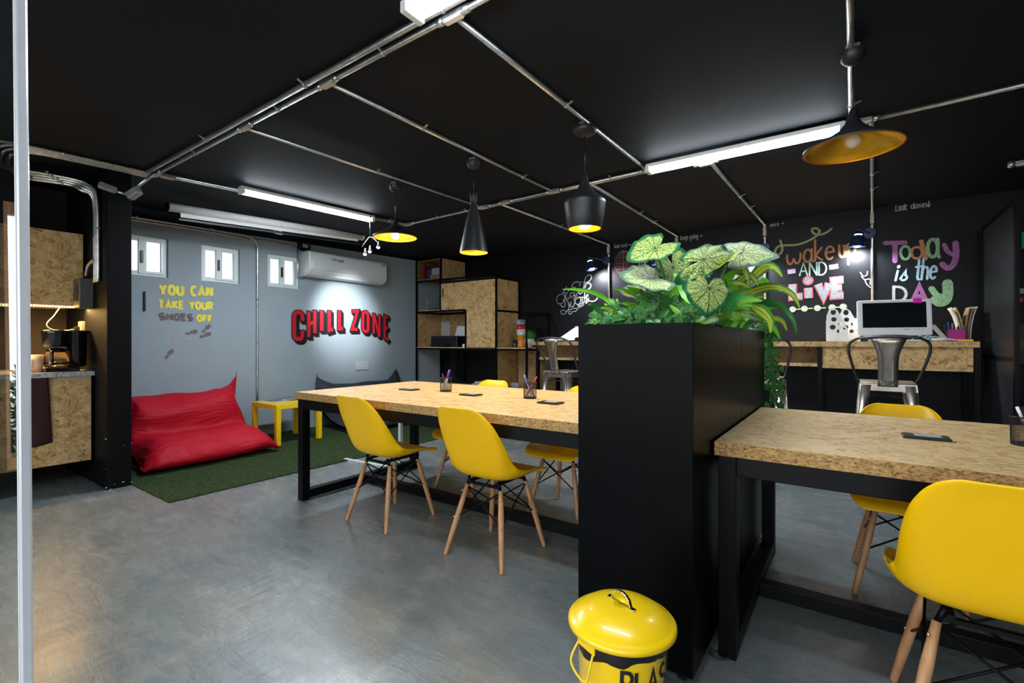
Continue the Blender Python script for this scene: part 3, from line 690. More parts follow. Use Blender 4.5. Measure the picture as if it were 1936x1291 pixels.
lettering(write('look next >', pxB(1162, 469), pxB(1193, 465), .05, .007), FNT, 'small faint chalk words with an arrow left of the large leaf')
lettering(write('THE SKY', pxB(1206, 503), pxB(1253, 501), .10, .012), FNT, 'faint chalk words THE SKY behind the leaves')
lettering(write('8 3', pxB(1330, 524), pxB(1342, 523), .06, .010), WHT, 'small white chalk figures behind the leaves')
lettering(write('A', pxB(1322, 518), pxB(1327, 518), .08, .012), PNK, 'small red chalk letter A behind the leaves')
mb = MB(); c = Vector(pxB(1179, 497))
for k_ in range(5): ribbon(mb, [c + Vector((math.cos(t * PI / 12) * .125 * (1 - k_ * .24), math.sin(t * PI / 12) * .165)) for t in range(25)], .006, wallB)
for k_ in (-.08, 0, .08): ribbon(mb, [c + Vector((-math.sqrt(1 - (k_ / .165) ** 2) * .125, k_)), c + Vector((math.sqrt(1 - (k_ / .165) ** 2) * .125, k_))], .006, wallB)
lettering(mb, chalk('rust_chalk', (.35, .16, .15)), 'faint red chalk balloon outline left of the large leaf', 'chalk_doodle')
# script "Hard Work PAYS OFF"
def r7(x, y): return Vector((*pxB(1020 + x / 8.8, 480 + y / 8.8), 0))
hw_ = thing('chalk_lettering', 'white swirling script "Hard Work pays off" on the black wall', 'lettering', (-3.2, YB, 1.8))
CUR = [([(455, 545), (420, 600), (400, 660), (440, 730), (470, 745), (500, 730)], .020), ([(600, 560), (545, 550), (560, 500), (610, 465), (660, 475), (680, 510), (665, 530)], .022),
       ([(500, 600), (430, 700), (400, 790), (360, 830), (310, 820), (285, 760), (310, 700), (370, 670)], .016), ([(370, 655), (430, 640), (440, 700), (450, 745)], .014),
       ([(560, 640), (520, 660), (510, 710), (540, 720), (580, 670), (590, 640), (585, 700), (620, 690)], .022), ([(620, 690), (630, 640), (650, 640), (670, 660)], .018), ([(720, 600), (670, 620), (660, 660), (690, 660), (730, 610), (750, 480), (770, 400), (820, 350), (860, 360), (865, 410), (820, 460), (760, 480)], .022),
       ([(760, 560), (775, 510), (820, 485), (855, 510), (850, 560), (810, 590)], .026),
       ([(350, 830), (380, 880), (420, 870), (430, 810), (400, 770), (440, 760), (480, 800), (490, 850), (500, 880), (530, 800), (520, 860), (560, 880), (590, 800), (580, 740), (620, 715)], .024),
       ([(650, 730), (600, 760), (600, 820), (650, 840), (690, 790), (680, 730), (650, 720), (710, 720)], .024), ([(710, 790), (715, 730), (740, 720)], .022), ([(745, 810), (750, 700), (760, 600)], .022), ([(760, 740), (790, 680), (810, 690), (780, 730), (820, 770), (880, 790), (940, 770), (965, 735)], .028),
       ([(500, 880), (470, 940), (420, 1000), (365, 990), (360, 950), (410, 935), (450, 960)], .018), ([(450, 960), (500, 930), (580, 905), (630, 915), (600, 955), (550, 960), (540, 990), (500, 1000), (490, 970), (520, 955)], .018), ([(590, 470), (680, 468), (760, 470)], .010)]
mb = MB()
for pts, wd in CUR: ribbon(mb, smooth_path([r7(*p) for p in pts], 5), wd * .55, lambda p: wallB(p))
mb.build('script_words', WHT, hw_, fix=False)
mb = write('PAYS', tuple(r7(645, 912)[:2]), tuple(r7(740, 855)[:2]), .055, .008); write('OFF', tuple(r7(770, 832)[:2]), tuple(r7(828, 795)[:2]), .055, .009, mb=mb); mb.build('small_words', WHT, hw_, fix=False)
mb = MB()
for pts in ([(665, 455), (680, 475), (700, 470), (705, 450)], [(672, 478), (690, 495), (712, 490)], [(690, 495), (700, 520), (722, 540)], [(712, 490), (722, 500), (718, 520)]): ribbon(mb, smooth_path([Vector((*r6(*p), 0)) for p in pts]), .009, lambda p: wallB(p))
lettering(mb, WHT, 'small white chalk figure drawing under the navy lamp', 'chalk_doodle')
# chalk colours at the far right edge, beyond the partition
for u0, u1, v0, v1, m, lb in [(1931, 1960, 436, 470, chalk('bright_green_chalk', (.02, .55, .22)), 'bright green chalk block beyond the partition'), (1922, 1936, 545, 555, WHT, 'upper white chalk bar beyond the partition'), (1922, 1934, 562, 571, PNK, 'lower pink chalk bar beyond the partition')]:
    a = pxB(u0, v1); b = pxB(u1, v0); mb = MB(); mb.add([wallB((a[0], a[1])), wallB((b[0], a[1])), wallB((b[0], b[1])), wallB((a[0], b[1]))], [(0, 1, 2, 3)]); lettering(mb, m, lb, 'chalk_doodle')

# bin lettering, wrapped on the drum
mb = MB(); lay, tot = layout('PLASTIC', .28)
def binp(p):  # p.x arc length, p.y height on the tapering drum
    rr = .1095 + (p[1]) / .37 * .0095 + .0012; a = p[0] / rr
    return bc + Vector((rr * math.cos(a), rr * math.sin(a), p[1]))
a0 = R(-68) * .117; ln = .225; z0 = .268
for x, W_, pls in lay:
    for pl_ in pls: ribbon(mb, [Vector((a0 + (x + q[0]) / tot * ln, z0 + q[1] * .058)) for q in pl_], .0095, binp, disc=False)
mb.build('bin_word', plain('black_print', (.01, .01, .01), .5), bn, fix=False)

# ------------------------------------------------------------ conduits on the ceiling and walls
CZ = 2.487
def conduit(label, pts, r=.0125, boxes=(), clips=(), group=None, name='conduit'):
    pts = [Vector(p) for p in pts]
    t = thing(name, label, 'conduit', pts[0], group=group)
    MB().tube(pts, r, 10).build('pipe', GALV, t)
    for (c, d) in boxes:
        c = Vector(c); d = Vector(d).normalized()
        b = MB().bar(c - d * .055, c + d * .055, .034, .034).build('junction_box', GALVD, t, bevel=.006)
        dn = Vector((0, 0, -1)) if abs(d.z) < .5 else Vector((-.3, -1, 0)).normalized()
        mb = MB(); mb.bar(c - d * .045 + dn * .019, c + d * .045 + dn * .019, .028 if abs(d.z) < .5 else .028, .006, up=dn); mb.build('box_cover', plain('cover_gasket', (.52, .42, .33), .6), b, bevel=.002)
        for s_ in (-1, 1): MB().cyl(c + d * .055 * s_, c + d * .085 * s_, r * 1.35, n=12).build('coupling', GALV, b)
    for k in clips:
        L = sum((b - a).length for a, b in zip(pts, pts[1:])); q = k * L
        for a, b in zip(pts, pts[1:]):
            l_ = (b - a).length
            if q <= l_: break
            q -= l_
        d = (b - a).normalized(); c = a + d * q; side = d.cross(Vector((0, 0, 1)))
        side = side.normalized() if side.length > .2 else Vector((1, 0, 0))
        mb = MB(); mb.cyl(c - d * .008, c + d * .008, r * 1.25, n=12); mb.bar(c + side * r, c + side * (r + .03) + Vector((0, 0, .012 if abs(d.z) < .5 else 0)), .016, .003)
        mb.build('clip', GALVD, t)
    return t
X0, X1, X2, X3, X4, X5 = -4.50, -3.09, -2.20, -1.33, -.01, .08
M1 = 1.455; M2 = 3.65
conduit('upper of the twin ceiling conduits running across the front of the room', [(-4.52, M1 - .055, CZ), (1.6, M1 - .055, CZ)], .014, clips=(.17, .36, .52))
conduit('lower of the twin ceiling conduits, with the branch boxes', [(-4.52, M1, CZ), (1.6, M1, CZ)], .0135, boxes=[((X1 + .02, M1, CZ), (1, 0, 0)), ((X2, M1, CZ), (1, 0, 0)), ((X3, M1, CZ), (1, 0, 0)), ((-4.50, M1, CZ), (1, 0, 0))], clips=(.12, .3, .45))
conduit('ceiling conduit from the kitchen corner past the left strip light', [(X0, M1, CZ), (-4.13, 3.74, CZ)], .0125, boxes=[((X0 + .01, M1 + .07, CZ - .005), (.1, 1, 0))], clips=(.3, .9))
conduit('second parallel conduit beside the left strip light', [(X0 - .045, M1, CZ), (-4.18, 3.74, CZ)], .011)
conduit('ceiling conduit carrying the leftmost wide pendant', [(X1, M1, CZ), (-3.0, M2, CZ)], clips=(.45,))
conduit('ceiling conduit carrying the tall cone pendant', [(X2, M1, CZ), (-2.17, M2, CZ)], clips=(.3, .8))
conduit('ceiling conduit carrying the fat bell pendant', [(X3, M1, CZ), (-1.30, M2, CZ)], clips=(.42,))
conduit('ceiling conduit carrying the large wide pendant at right', [(X4, .9, CZ), (.0, 3.58, CZ)], .0145, clips=(.9,))
conduit('far ceiling conduit with boxes, parallel to the black wall', [(-4.13, 3.74, CZ), (X5, 3.60, CZ)], .0125, boxes=[((-4.10, 3.74, CZ), (1, 0, 0)), ((-2.97, 3.70, CZ), (1, 0, 0)), ((-2.70, 3.69, CZ), (1, 0, 0)), ((-2.15, 3.67, CZ), (1, 0, 0)), ((-1.28, 3.645, CZ), (1, 0, 0)), ((-.86, 3.64, CZ - .04), (1, 0, 0)), ((.05, 3.59, CZ), (1, 0, 0))], clips=(.12, .22, .6, .68))
conduit('second far ceiling conduit, just behind the first', [(-3.0, 3.735, CZ), (-1.3, 3.68, CZ)], .010)
conduit('ceiling conduit running to the right edge of the photo', [(X5, 3.60, CZ), (2.4, 3.50, CZ)])
conduit('conduit past the perforated partition at the right edge', [(.93, 4.95, 2.44), (2.6, 4.75, 2.44)], .018, boxes=[((1.02, 4.94, 2.44), (1, -.1, 0))])
for lb, xa, ya, xb in [('leftmost conduit dropping down the black wall to the work counter', -2.775, 3.70, -2.70), ('second conduit dropping down the black wall, behind the upright leaf', -1.80, 3.68, -1.785),
                   ('third conduit dropping down the black wall, right of the plants', -.86, 3.66, -.80), ('rightmost conduit dropping down the black wall behind the computer', .10, 3.62, .172)]:
    conduit(lb, [(xa, ya, CZ), (xb, YB - .03, CZ - .012), (xb, YB - .02, 2.40), (xb, YB - .02, 1.16)], .0135, boxes=[((xb, YB - .03, 2.40), (0, 0, 1))], clips=(.3, .42))
# grey wall: conduit along the top, dropping to the side table
yd = 2.913
conduit('grey wall conduit bending down beside the yellow side table', smooth_path([(XL + .02, 1.36, 2.385), (XL + .02, 2.5, 2.405), (XL + .02, 2.80, 2.40), (XL + .02, yd - .01, 2.33), (XL + .02, yd, 2.2), (XL + .02, yd, 1.3), (XL + .02, yd, .45)], 5), .0125, clips=(.1, .3, .65))
conduit('thin conduit along the top of the grey wall to the air conditioner', smooth_path([(XL + .015, 1.36, 2.36), (XL + .015, 2.4, 2.375), (XL + .015, 2.8, 2.36), (XL + .015, 3.0, 2.385), (XL + .015, 3.42, 2.37)], 4), .009, clips=(.4, .8))
conduit('short grey conduit beside the air conditioner', [(XL + .02, 3.43, 2.36), (XL + .02, 3.43, 1.99), (XL + .02, 3.50, 1.97)], .011, clips=(.3,))
tb = thing('terminal_box', 'small black junction box with grey cover above the air conditioner', 'box', (XL + .03, 3.50, 2.40))
MB().box(XL, XL + .06, 3.43, 3.585, 2.335, 2.455).build('case', BPLAS, tb, bevel=.004); MB().box(XL + .06, XL + .064, 3.475, 3.545, 2.375, 2.42).build('cover', plain('cover_grey', (.45, .47, .48), .4), tb)
tag(MB().box(XL, XL + .012, 4.33, 4.55, .73, .85).build('cover_plate', plain('wall_plate', (.40, .44, .46), .5), bevel=.004), 'pale blank cover plate on the grey wall above the dark bean bag', 'plate')
tag(MB().box(XL, XL + .02, 1.82 - .04, 1.82 - .025, 1.46, 1.66).build('wall_bracket', BPLAS, bevel=.003), 'small black bracket on the grey wall beside the short black wall', 'bracket')
# box and short pipe across the top of the short wall
e = thing('conduit_fitting', 'long grey conduit fitting at the top of the short black wall', 'conduit', (-4.66, 1.2, 2.36))
MB().bar(onx(186, 348, -4.66), onx(220, 361, -4.66), .04, .05).build('fitting_body', plain('fitting_grey', (.30, .34, .33), .4, metal=.4), e, bevel=.01)
MB().tube([onx(218, 361, -4.66), onx(247, 370, -4.64)], .011).build('pipe', GALV, e)
MB().bar(onx(244, 372, -4.63), onx(263, 359, -4.55), .055, .06).build('end_box', plain('fitting_grey', 0), e, bevel=.008)
MB().tube([onx(256, 356, -4.58), Vector((-4.50, 1.44, CZ))], .014).build('riser', GALV, e)
# four conduits turning round the kitchen corner and dropping to the breaker box
for k, lb in enumerate(['outermost', 'second outermost', 'third', 'innermost']):
    o = k * .042
    a = [(-4.54 - o * .9, M1 - .02, CZ), (-4.57 - o * .9, .95, CZ), (-4.60 - o, .66 + o, CZ), (-4.63 - o, .585 + o, CZ - .02), (-4.70 - o * .6, .56 + o, 2.44), (-4.86 - o * .3, .57 + o, 2.42), (-5.00 + o * .1, .62 + o * .8, 2.42), (-5.03 - k * .02, .80, 2.43 - k * .014),
         (-4.96 - k * .02, 1.03, 2.42 - k * .012), (-4.885 - k * .022, 1.13 - o * .3, 2.38 - k * .012), (-4.84 - k * .03, 1.165, 2.28), (-4.835 - k * .03, 1.172, 1.9), (-4.835 - k * .03, 1.172, 1.62)]
    if k == 3: a = a[:1] + a[1:]
    conduit(lb + ' of the four conduits curving round the kitchen corner', smooth_path(a, 5), .0115, clips=(.2, .52, .6, .84), group='kitchen corner conduits')
bb = thing('breaker_box', 'black breaker box with conduit elbow on the kitchen side wall', 'box', (-5.1, 1.17, 1.55))
MB().box(-5.20, -5.02, 1.10, 1.19, 1.42, 1.66).build('case', plain('breaker_grey', (.10, .10, .09), .5), bb, bevel=.006)
MB().box(-5.16, -5.06, 1.092, 1.10, 1.47, 1.61).build('cover', BPLAS, bb, bevel=.003)
MB().tube(smooth_path([(-5.06, 1.15, 1.68), (-5.0, 1.15, 1.76), (-4.9, 1.165, 1.80)]), .013).build('elbow', GALVD, bb)

# ------------------------------------------------------------ strip lights
def batten(label, a, b, wd=.11):
    a, b = Vector(a), Vector(b); t = thing('strip_light', label, 'light', (a + b) / 2, group=None); d = (b - a).normalized()
    MB().bar(a, b, wd * .7, .03).build('tray', WPLAS, t, bevel=.004)
    for s_ in (-1, 1):
        sd = d.cross(Vector((0, 0, 1))) * .026 * s_ - Vector((0, 0, .03))
        MB().cyl(a + d * .03 + sd, b - d * .03 + sd, .015, n=14).build('tube', LEDW, t)
    for e_ in (a, b):
        s_ = 1 if e_ is a else -1; MB().bar(e_ + Vector((0, 0, -.025)), e_ + d * .03 * s_ + Vector((0, 0, -.025)), wd * .8, .045).build('end_cap', WPLAS, t, bevel=.003)
    return t
batten('strip light on the ceiling in front of the projector screen', (-4.30, 1.99, 2.475), (-4.18, 3.30, 2.475))
batten('long strip light on the ceiling between the bell pendant and the large wide pendant', (-1.27, 3.56, 2.475), (-.03, 3.56, 2.475))
batten('strip light cut off by the top edge of the photo', (-1.43, 1.31, 2.475), (-.15, 1.31, 2.475), .13)

# ------------------------------------------------------------ pendants
def pendant(label, x, y, rim, prof, neckz, bulb=None, canopy='dome', cord_to=None, lined=1):
    t = thing('pendant_lamp', label, 'pendant lamp', (x, y, rim))
    MB().lathe(prof, (x, y, rim), 56).build('shade', plain('matt_black_shade', (.014, .015, .018), .42), t)
    inner = [(max(r - .004, .0005), z + (.0015 if i == 0 else -.003)) for i, (r, z) in enumerate(prof) if i < lined]
    MB().lathe(inner, (x, y, rim), 56).build('lining', GOLD, t)
    MB().cyl((x, y, rim + neckz), (x, y, 2.43), .0028, n=8).build('cord', BPLAS, t)
    if canopy == 'dome':
        c = MB().lathe([(.052, .0), (.052, -.012), (.047, -.034), (.034, -.05), (.015, -.058), (.0005, -.06)], (x, y, 2.478), 32).build('canopy', plain('matt_black_shade', 0), t)
        MB().box(x - .03, x + .03, y - .03, y + .03, 2.472, 2.508).build('ceiling_box', GALVD, c, bevel=.01)
    else:
        c = MB().lathe([(.0005, .0), (.070, .0), (.073, -.004), (.070, -.028), (.060, -.036), (.0005, -.038)], (x, y, 2.47), 36).build('canopy', plain('matt_black_shade', 0), t)
        MB().box(x - .03, x + .03, y - .03, y + .03, 2.472, 2.508).build('ceiling_box', GALVD, c, bevel=.01)
    if bulb:
        bm_, bz, br = bulb
        MB().sph((x, y, rim + bz), br, (1, 1, 1.05), 24).build('bulb', bm_, t)
        MB().cyl((x, y, rim + bz + br * .8), (x, y, rim + bz + br + .035), .016, n=16).build('socket', WPLAS, t)
    return t
wide = [(.180, 0), (.188, .004), (.186, .012), (.15, .030), (.10, .052), (.055, .080), (.030, .110), (.018, .14), (.012, .165), (.006, .172)]
pendant('leftmost pendant, wide shallow black shade with gold lining and bright white bulb', -3.16, 2.73, 2.03, wide, .17, (emis('bright_bulb', (.95, .97, 1.0), 60), .02, .03), lined=8)
pendant('tall slim black cone pendant with gold lining', -2.275, 2.71, 1.805, [(.105, 0), (.105, .006), (.10, .03), (.060, .22), (.026, .345), (.024, .37), (.026, .40), (.034, .44), (.030, .445), (.0005, .44)], .44, lined=5)
pendant('fat black bell pendant glowing warm above the long table', -1.345, 2.665, 1.845, [(.100, 0), (.103, .004), (.118, .08), (.127, .15), (.1285, .165), (.120, .178), (.095, .195), (.062, .225), (.036, .265), (.020, .305), (.012, .34), (.006, .35)], .35, (emis('warm_bulb', (1.0, .62, .22), 45), .045, .045), canopy='disc', lined=7)
w4 = pendant('large wide black pendant at right with gold lining and unlit white globe bulb', .005, 2.69, 2.03, [(r * 1.06, z * 1.1) for r, z in wide], .19, (plain('opal_bulb', (.82, .74, .66), .3, var=0), .042, .033), lined=8)
pointl('pendant_glow_a', (-3.16, 2.73, 2.02), 7, (.9, .95, 1), .03)
spot('pendant_glow_b', (-2.275, 2.71, 1.86), (-2.275, 2.71, 0), 34, (1, .80, .55), 130, .5, .03)
spot('pendant_glow_c', (-1.345, 2.665, 1.86), (-1.345, 2.665, 0), 46, (1, .76, .48), 130, .5, .04)
pointl('cone_inner_glow', (-2.275, 2.71, 1.90), .6, (1, .75, .4), .02)

# ------------------------------------------------------------ projector screen, roller housing under the ceiling
ps = thing('projector_screen', 'rolled white projector screen hung below the ceiling in front of the grey wall', 'projector screen', (-5.15, 2.8, 2.38))
A = onx(318, 391, -5.15); B = onx(684, 448, -5.15); SCR = plain('screen_housing', (.90, .92, .92), .35, var=.02)
MB().cyl(A, B, .040, n=28).build('roller_housing', SCR, ps)
for e_, s_ in ((A, -1), (B, 1)):
    c = MB().cyl(e_, e_ + Vector((0, .012 * s_, 0)), .043, n=28).build('end_cap', BPLAS if s_ < 0 else WPLAS, ps)
    MB().bar(e_ + Vector((0, 0, .03)), e_ + Vector((0, 0, .12)), .014, .004).build('hook', CHROME, c)
A2 = A + Vector((0, .10, -.052)); B2 = B + Vector((0, -.06, -.045))
MB().bar(A2, B2, .006, .045).build('screen_cloth', plain('screen_cloth', (.86, .87, .88), .6, var=.01), ps)
MB().bar(A2 + Vector((0, -.02, -.045)), B2 + Vector((0, .03, -.045)), .018, .022).build('bottom_bar', BPLAS, ps, bevel=.004)
h = onx(526, 437, -5.15); MB().tube(smooth_path([h + Vector((0, -.03, .006)), h + Vector((0, -.05, -.012)), h + Vector((0, -.04, -.028)), h + Vector((0, .04, -.028)), h + Vector((0, .05, -.012)), h + Vector((0, .03, .006))], 4), .004, 6, closed=True).build('pull_handle', WPLAS, ps)

# ------------------------------------------------------------ air conditioner
ac = thing('air_conditioner', 'white wall air conditioner on the grey wall above the red lettering', 'air conditioner', (XL, 4.1, 2.0))
y0, y1 = 3.475, 4.735
prof = [(XL, 2.0), (XL + .10, 1.995), (XL + .165, 2.02), (XL + .195, 2.06), (XL + .208, 2.11), (XL + .205, 2.27), (XL + .195, 2.31), (XL + .17, 2.325), (XL, 2.325)]
MB().prism(prof, 'y', y0, y1, sm=False).build('casing', plain('ac_white', (.66, .70, .71), .3, var=.02), ac, bevel=.014)
MB().bar((XL + .150, y0 + .10, 2.010), (XL + .150, y1 - .10, 2.010), .075, .008).build('air_flap', plain('ac_flap', (.50, .54, .56), .35), ac, bevel=.002)
MB().box(XL + .2035, XL + .2078, y0 + .03, y1 - .03, 2.085, 2.088).build('panel_seam', plain('seam_grey', (.30, .33, .34), .5), ac)
MB().box(XL + .2045, XL + .2085, y0 + .012, y0 + .07, 2.09, 2.20).build('side_label', PAPER, ac)
DP = plain('dark_print', (.03, .03, .035), .5)
def wallAC(p): return Vector((XL + .2095, p[0], p[1]))
mb = write('mirage', (3.80, 2.235), (3.98, 2.235), .032, .006, wallAC, slant=.2); ribbon(mb, [Vector((3.74, 2.235)), Vector((3.78, 2.26))], .008, wallAC, disc=False) if 0 else None
GLm = mb.build('small_print', DP, ac, fix=False)
write('x3', (4.63, 2.262), (4.69, 2.262), .032, .006, wallAC, slant=.2).build('corner_mark', DP, ac, fix=False)

# three-headed spot bar under the ceiling
sp = thing('spotlight_bar', 'chrome three-headed spotlight bar under the ceiling left of the first pendant', 'spotlight', (-4.0, 3.55, 2.45))
c0 = at(700, 448, 5.05); 
def lamp_pos(u, v, d=4.95): return at(u, v, d)
MB().cyl((c0.x, c0.y, 2.50), (c0.x, c0.y, c0.z), .007, n=12).build('stem', GUND, sp)
mb = MB().tube(smooth_path([lamp_pos(684, 467), lamp_pos(690, 459), c0, lamp_pos(712, 456), lamp_pos(716, 462)], 5), .0045, 8); mb.build('arm', GUND, sp)
for (u, v, br) in ((690, 480, 30), (699, 475, 30), (715, 467, 60)):
    q = lamp_pos(u, v); hd_ = MB().tube([q + Vector((.03, -.02, .05)), q + Vector((.01, -.005, .02)), q], [.006, .010, .018], 16).build('lamp_head', GALVD, sp)
    MB().sph(q, .017, (1, 1, 1), 16).build('bulb', emis('spot_bulb', (.93, .97, 1), 22), hd_)
spot('wall_wash', (-4.80, 3.85, 2.10), (XL, 4.14, 1.50), 150, (.93, .97, 1), 58, 1.0, .08)

# ------------------------------------------------------------ navy wall lamps
def wall_lamp(label, X, z, tilt, on=True, arm=.25, side=-1):
    t = thing('wall_lamp', label, 'wall lamp', (X, YB, z))
    MB().cyl((X, YB - .055, z), (X, YB - .02, z), .052, .058, 24).build('mount', NAVY, t)
    e = Vector((X + side * arm * .75, YB - .055 - arm * .55, z + .035)); hj = e + Vector((0, 0, -.03))
    MB().tube([(X, YB - .06, z), e], .009, 10).build('arm', NAVY, t)
    MB().sph(e, .02, (1, 1, 1), 12).build('joint', NAVY, t)
    M = Matrix.Rotation(tilt, 3, 'Y')
    prof = [(.0005, -.02), (.024, -.025), (.030, -.045), (.030, -.060), (.046, -.075), (.060, -.105), (.070, -.165), (.072, -.175)]
    s_ = MB().lathe(prof, e, 28, M=M).build('lamp_shade', NAVY, t)
    MB().lathe([(.0315, -.047), (.034, -.052), (.0315, -.058)], e, 24, M=M).build('light_ring', emis('ring_glow', (.9, .95, 1), 2.5), s_)
    if on:
        b = e + M @ Vector((0, 0, -.155)); MB().sph(b, .034, (1, 1, .8), 16).build('bulb', emis('lamp_bulb', (.93, .96, 1), 30), s_)
        g = e + M @ Vector((0, 0, -.26)); spot('wall_lamp_light', e + M @ Vector((0, 0, -.20)), e + M @ Vector((-side * .1, .30, -1)) , 46, (.93, .96, 1), 150, .6, .05)
    return t
wall_lamp('navy wall lamp beside the white script lettering', -2.73, 2.26, R(-15))
wall_lamp('navy wall lamp glowing between the large leaves', -1.80, 2.25, R(-5))
wall_lamp('navy wall lamp glowing just right of the variegated leaves', -.80, 2.21, R(0), arm=.16)
wall_lamp('navy wall lamp above the white computer', .15, 2.25, R(5), arm=.12)
for X, lb in ((.04, 'black wall socket plate beside the white computer'),):
    t = thing('wall_socket', lb, 'socket', (X, YB, 1.32)); MB().box(X - .07, X + .07, YB - .012, YB, 1.24, 1.42).build('plate', BPLAS, t, bevel=.003); MB().box(X - .03, X + .05, YB - .02, YB - .011, 1.27, 1.39).build('insert', WPLAS, t, bevel=.002)

# ------------------------------------------------------------ lounge: turf, bean bags, side table
rg = thing('turf_rug', 'green artificial turf rug on the concrete floor of the lounge', 'rug', (-4.9, 3.4, 0))
rx0, rx1, ry0, ry1 = XL + .005, -3.955, 1.35, 5.35
TUR = plain('turf_green', (.018, .040, .006), .95, var=.45, scale=30)
MB().box(rx0, rx1, ry0, ry1, 0, .008).build('backing', TUR, rg)
rv = []; rf = []
rnd = random.Random(3)
for i in range(60000):
    x = rnd.uniform(rx0 + .01, rx1); y = rnd.uniform(ry0, ry1 - .01); a = rnd.uniform(0, 2 * PI); hh = rnd.uniform(.010, .019); lx, ly = rnd.uniform(-.006, .006), rnd.uniform(-.006, .006); c, s_ = math.cos(a) * .0022, math.sin(a) * .0022
    n = len(rv); rv += [(x - c, y - s_, .006), (x + c, y + s_, .006), (x + lx, y + ly, hh)]; rf.append((n, n + 1, n + 2))
me = bpy.data.meshes.new('grass_blades'); off = rg.location; me.from_pydata([(a - off.x, b - off.y, c) for a, b, c in rv], [], rf)
m, nt, b = newmat('turf_blades'); oi = coords(nt); f = noisen(nt, oi, 220, 2); nt.links.new(ramp(nt, [(.35, (.014, .028, .006)), (.55, (.040, .078, .011)), (.7, (.10, .11, .04))], f), b.inputs['Base Color']); b.inputs['Roughness'].default_value = .8
me.materials.append(m); o = bpy.data.objects.new('grass_blades', me); COL.objects.link(o); o.parent = rg; o['kind'] = 'stuff'

def bean_bag(label, y0, y1, prof, seam, peakL, peakR, mat, seed, wr=.012, fx=0):
    """a closed loop of (x,z) per width step, pinched to a seam at both ends"""
    n = len(prof); m = 44; vs_ = []
    for j in range(m + 1):
        t = -1 + 2 * j / m; k = abs(t) ** 8; pk = peakR if t > 0 else peakL
        y = (y0 + y1) / 2 + t * (y1 - y0) / 2
        for i, ((x, z), (sx, sz)) in enumerate(zip(prof, seam)):
            topw = max(0, 1 - abs(i - 0) / 2.2) if i < n / 2 else max(0, 1 - abs(n - i) / 2.2)
            X = x * (1 - k) + sx * k; Z = z * (1 - k) + sz * k + topw * pk * max(0, (abs(t) - .68) / .32) ** 1.0
            bulge = (1 - k) * .5
            yy = y + (0.0 if k < .2 else (t * .03 * math.sin(i * 1.3 + seed)))
            w1 = noise.noise(Vector((X * 3.2 + seed, yy * 1.8, Z * 7))) * wr * 1.6 + noise.noise(Vector((X * 9 + seed, yy * 4, Z * 16))) * wr * .9 - abs(noise.noise(Vector((X * 5, yy * 2.2 + seed, Z * 11)))) * wr * 1.5
            d = Vector((X + 5.45, 0, Z - .22)); d = d.normalized() if d.length > 0 else d
            q = Vector((X, yy, Z)) + Vector((d.x, 0, d.z)) * w1
            q.x = max(q.x, XL + .012); q.z = max(q.z, .022); vs_.append(q)
    fs = [(j * n + i, j * n + (i + 1) % n, (j + 1) * n + (i + 1) % n, (j + 1) * n + i) for j in range(m) for i in range(n)]
    mb = MB().add(vs_, fs, 0, True)
    t = thing('bean_bag', label, 'bean bag', ((-5.4), (y0 + y1) / 2, 0))
    mb.build('cushion', mat, t, sub=2, fix=True)
    # stitched edge: a thin flattened lip along both pinched ends
    for e_ in (0, m):
        ring = vs_[e_ * n:e_ * n + n]
        MB().tube([ring[i] for i in range(n)], .003, 6, closed=True).build('seam', mat, t)
    return t
prof = [(-5.80, .62), (-5.71, .655), (-5.58, .625), (-5.47, .54), (-5.42, .43), (-5.44, .33), (-5.36, .255), (-5.20, .29), (-5.03, .285), (-4.88, .22), (-4.79, .10), (-4.84, .024), (-5.0, .024), (-5.3, .024), (-5.6, .024), (-5.80, .03), (-5.85, .10), (-5.855, .25), (-5.855, .42), (-5.84, .57)]
seam = [(-5.82, .66), (-5.80, .61), (-5.77, .52), (-5.74, .42), (-5.71, .32), (-5.64, .21), (-5.46, .15), (-5.26, .11), (-5.06, .075), (-4.90, .05), (-4.80, .035), (-4.86, .025), (-5.02, .024), (-5.25, .024), (-5.48, .06), (-5.64, .15), (-5.74, .27), (-5.80, .40), (-5.83, .52), (-5.84, .62)]
bean_bag('red bean bag chair slouched against the grey wall', 1.50, 2.63, prof, seam, .03, .14, RED, 1.7, .046)
prof2 = [(-5.80, .57), (-5.72, .575), (-5.60, .53), (-5.52, .45), (-5.45, .36), (-5.36, .29), (-5.22, .26), (-5.1, .235), (-5.0, .19), (-4.92, .12), (-4.89, .06), (-4.92, .024), (-5.05, .024), (-5.3, .024), (-5.6, .024), (-5.80, .03), (-5.85, .10), (-5.855, .25), (-5.855, .42), (-5.84, .52)]
seam2 = [(x, z * .9) for x, z in seam]
bean_bag('charcoal bean bag chair against the grey wall behind the long table', 3.66, 5.06, prof2, seam2, .12, .16, DARKF, 5.2, .020)

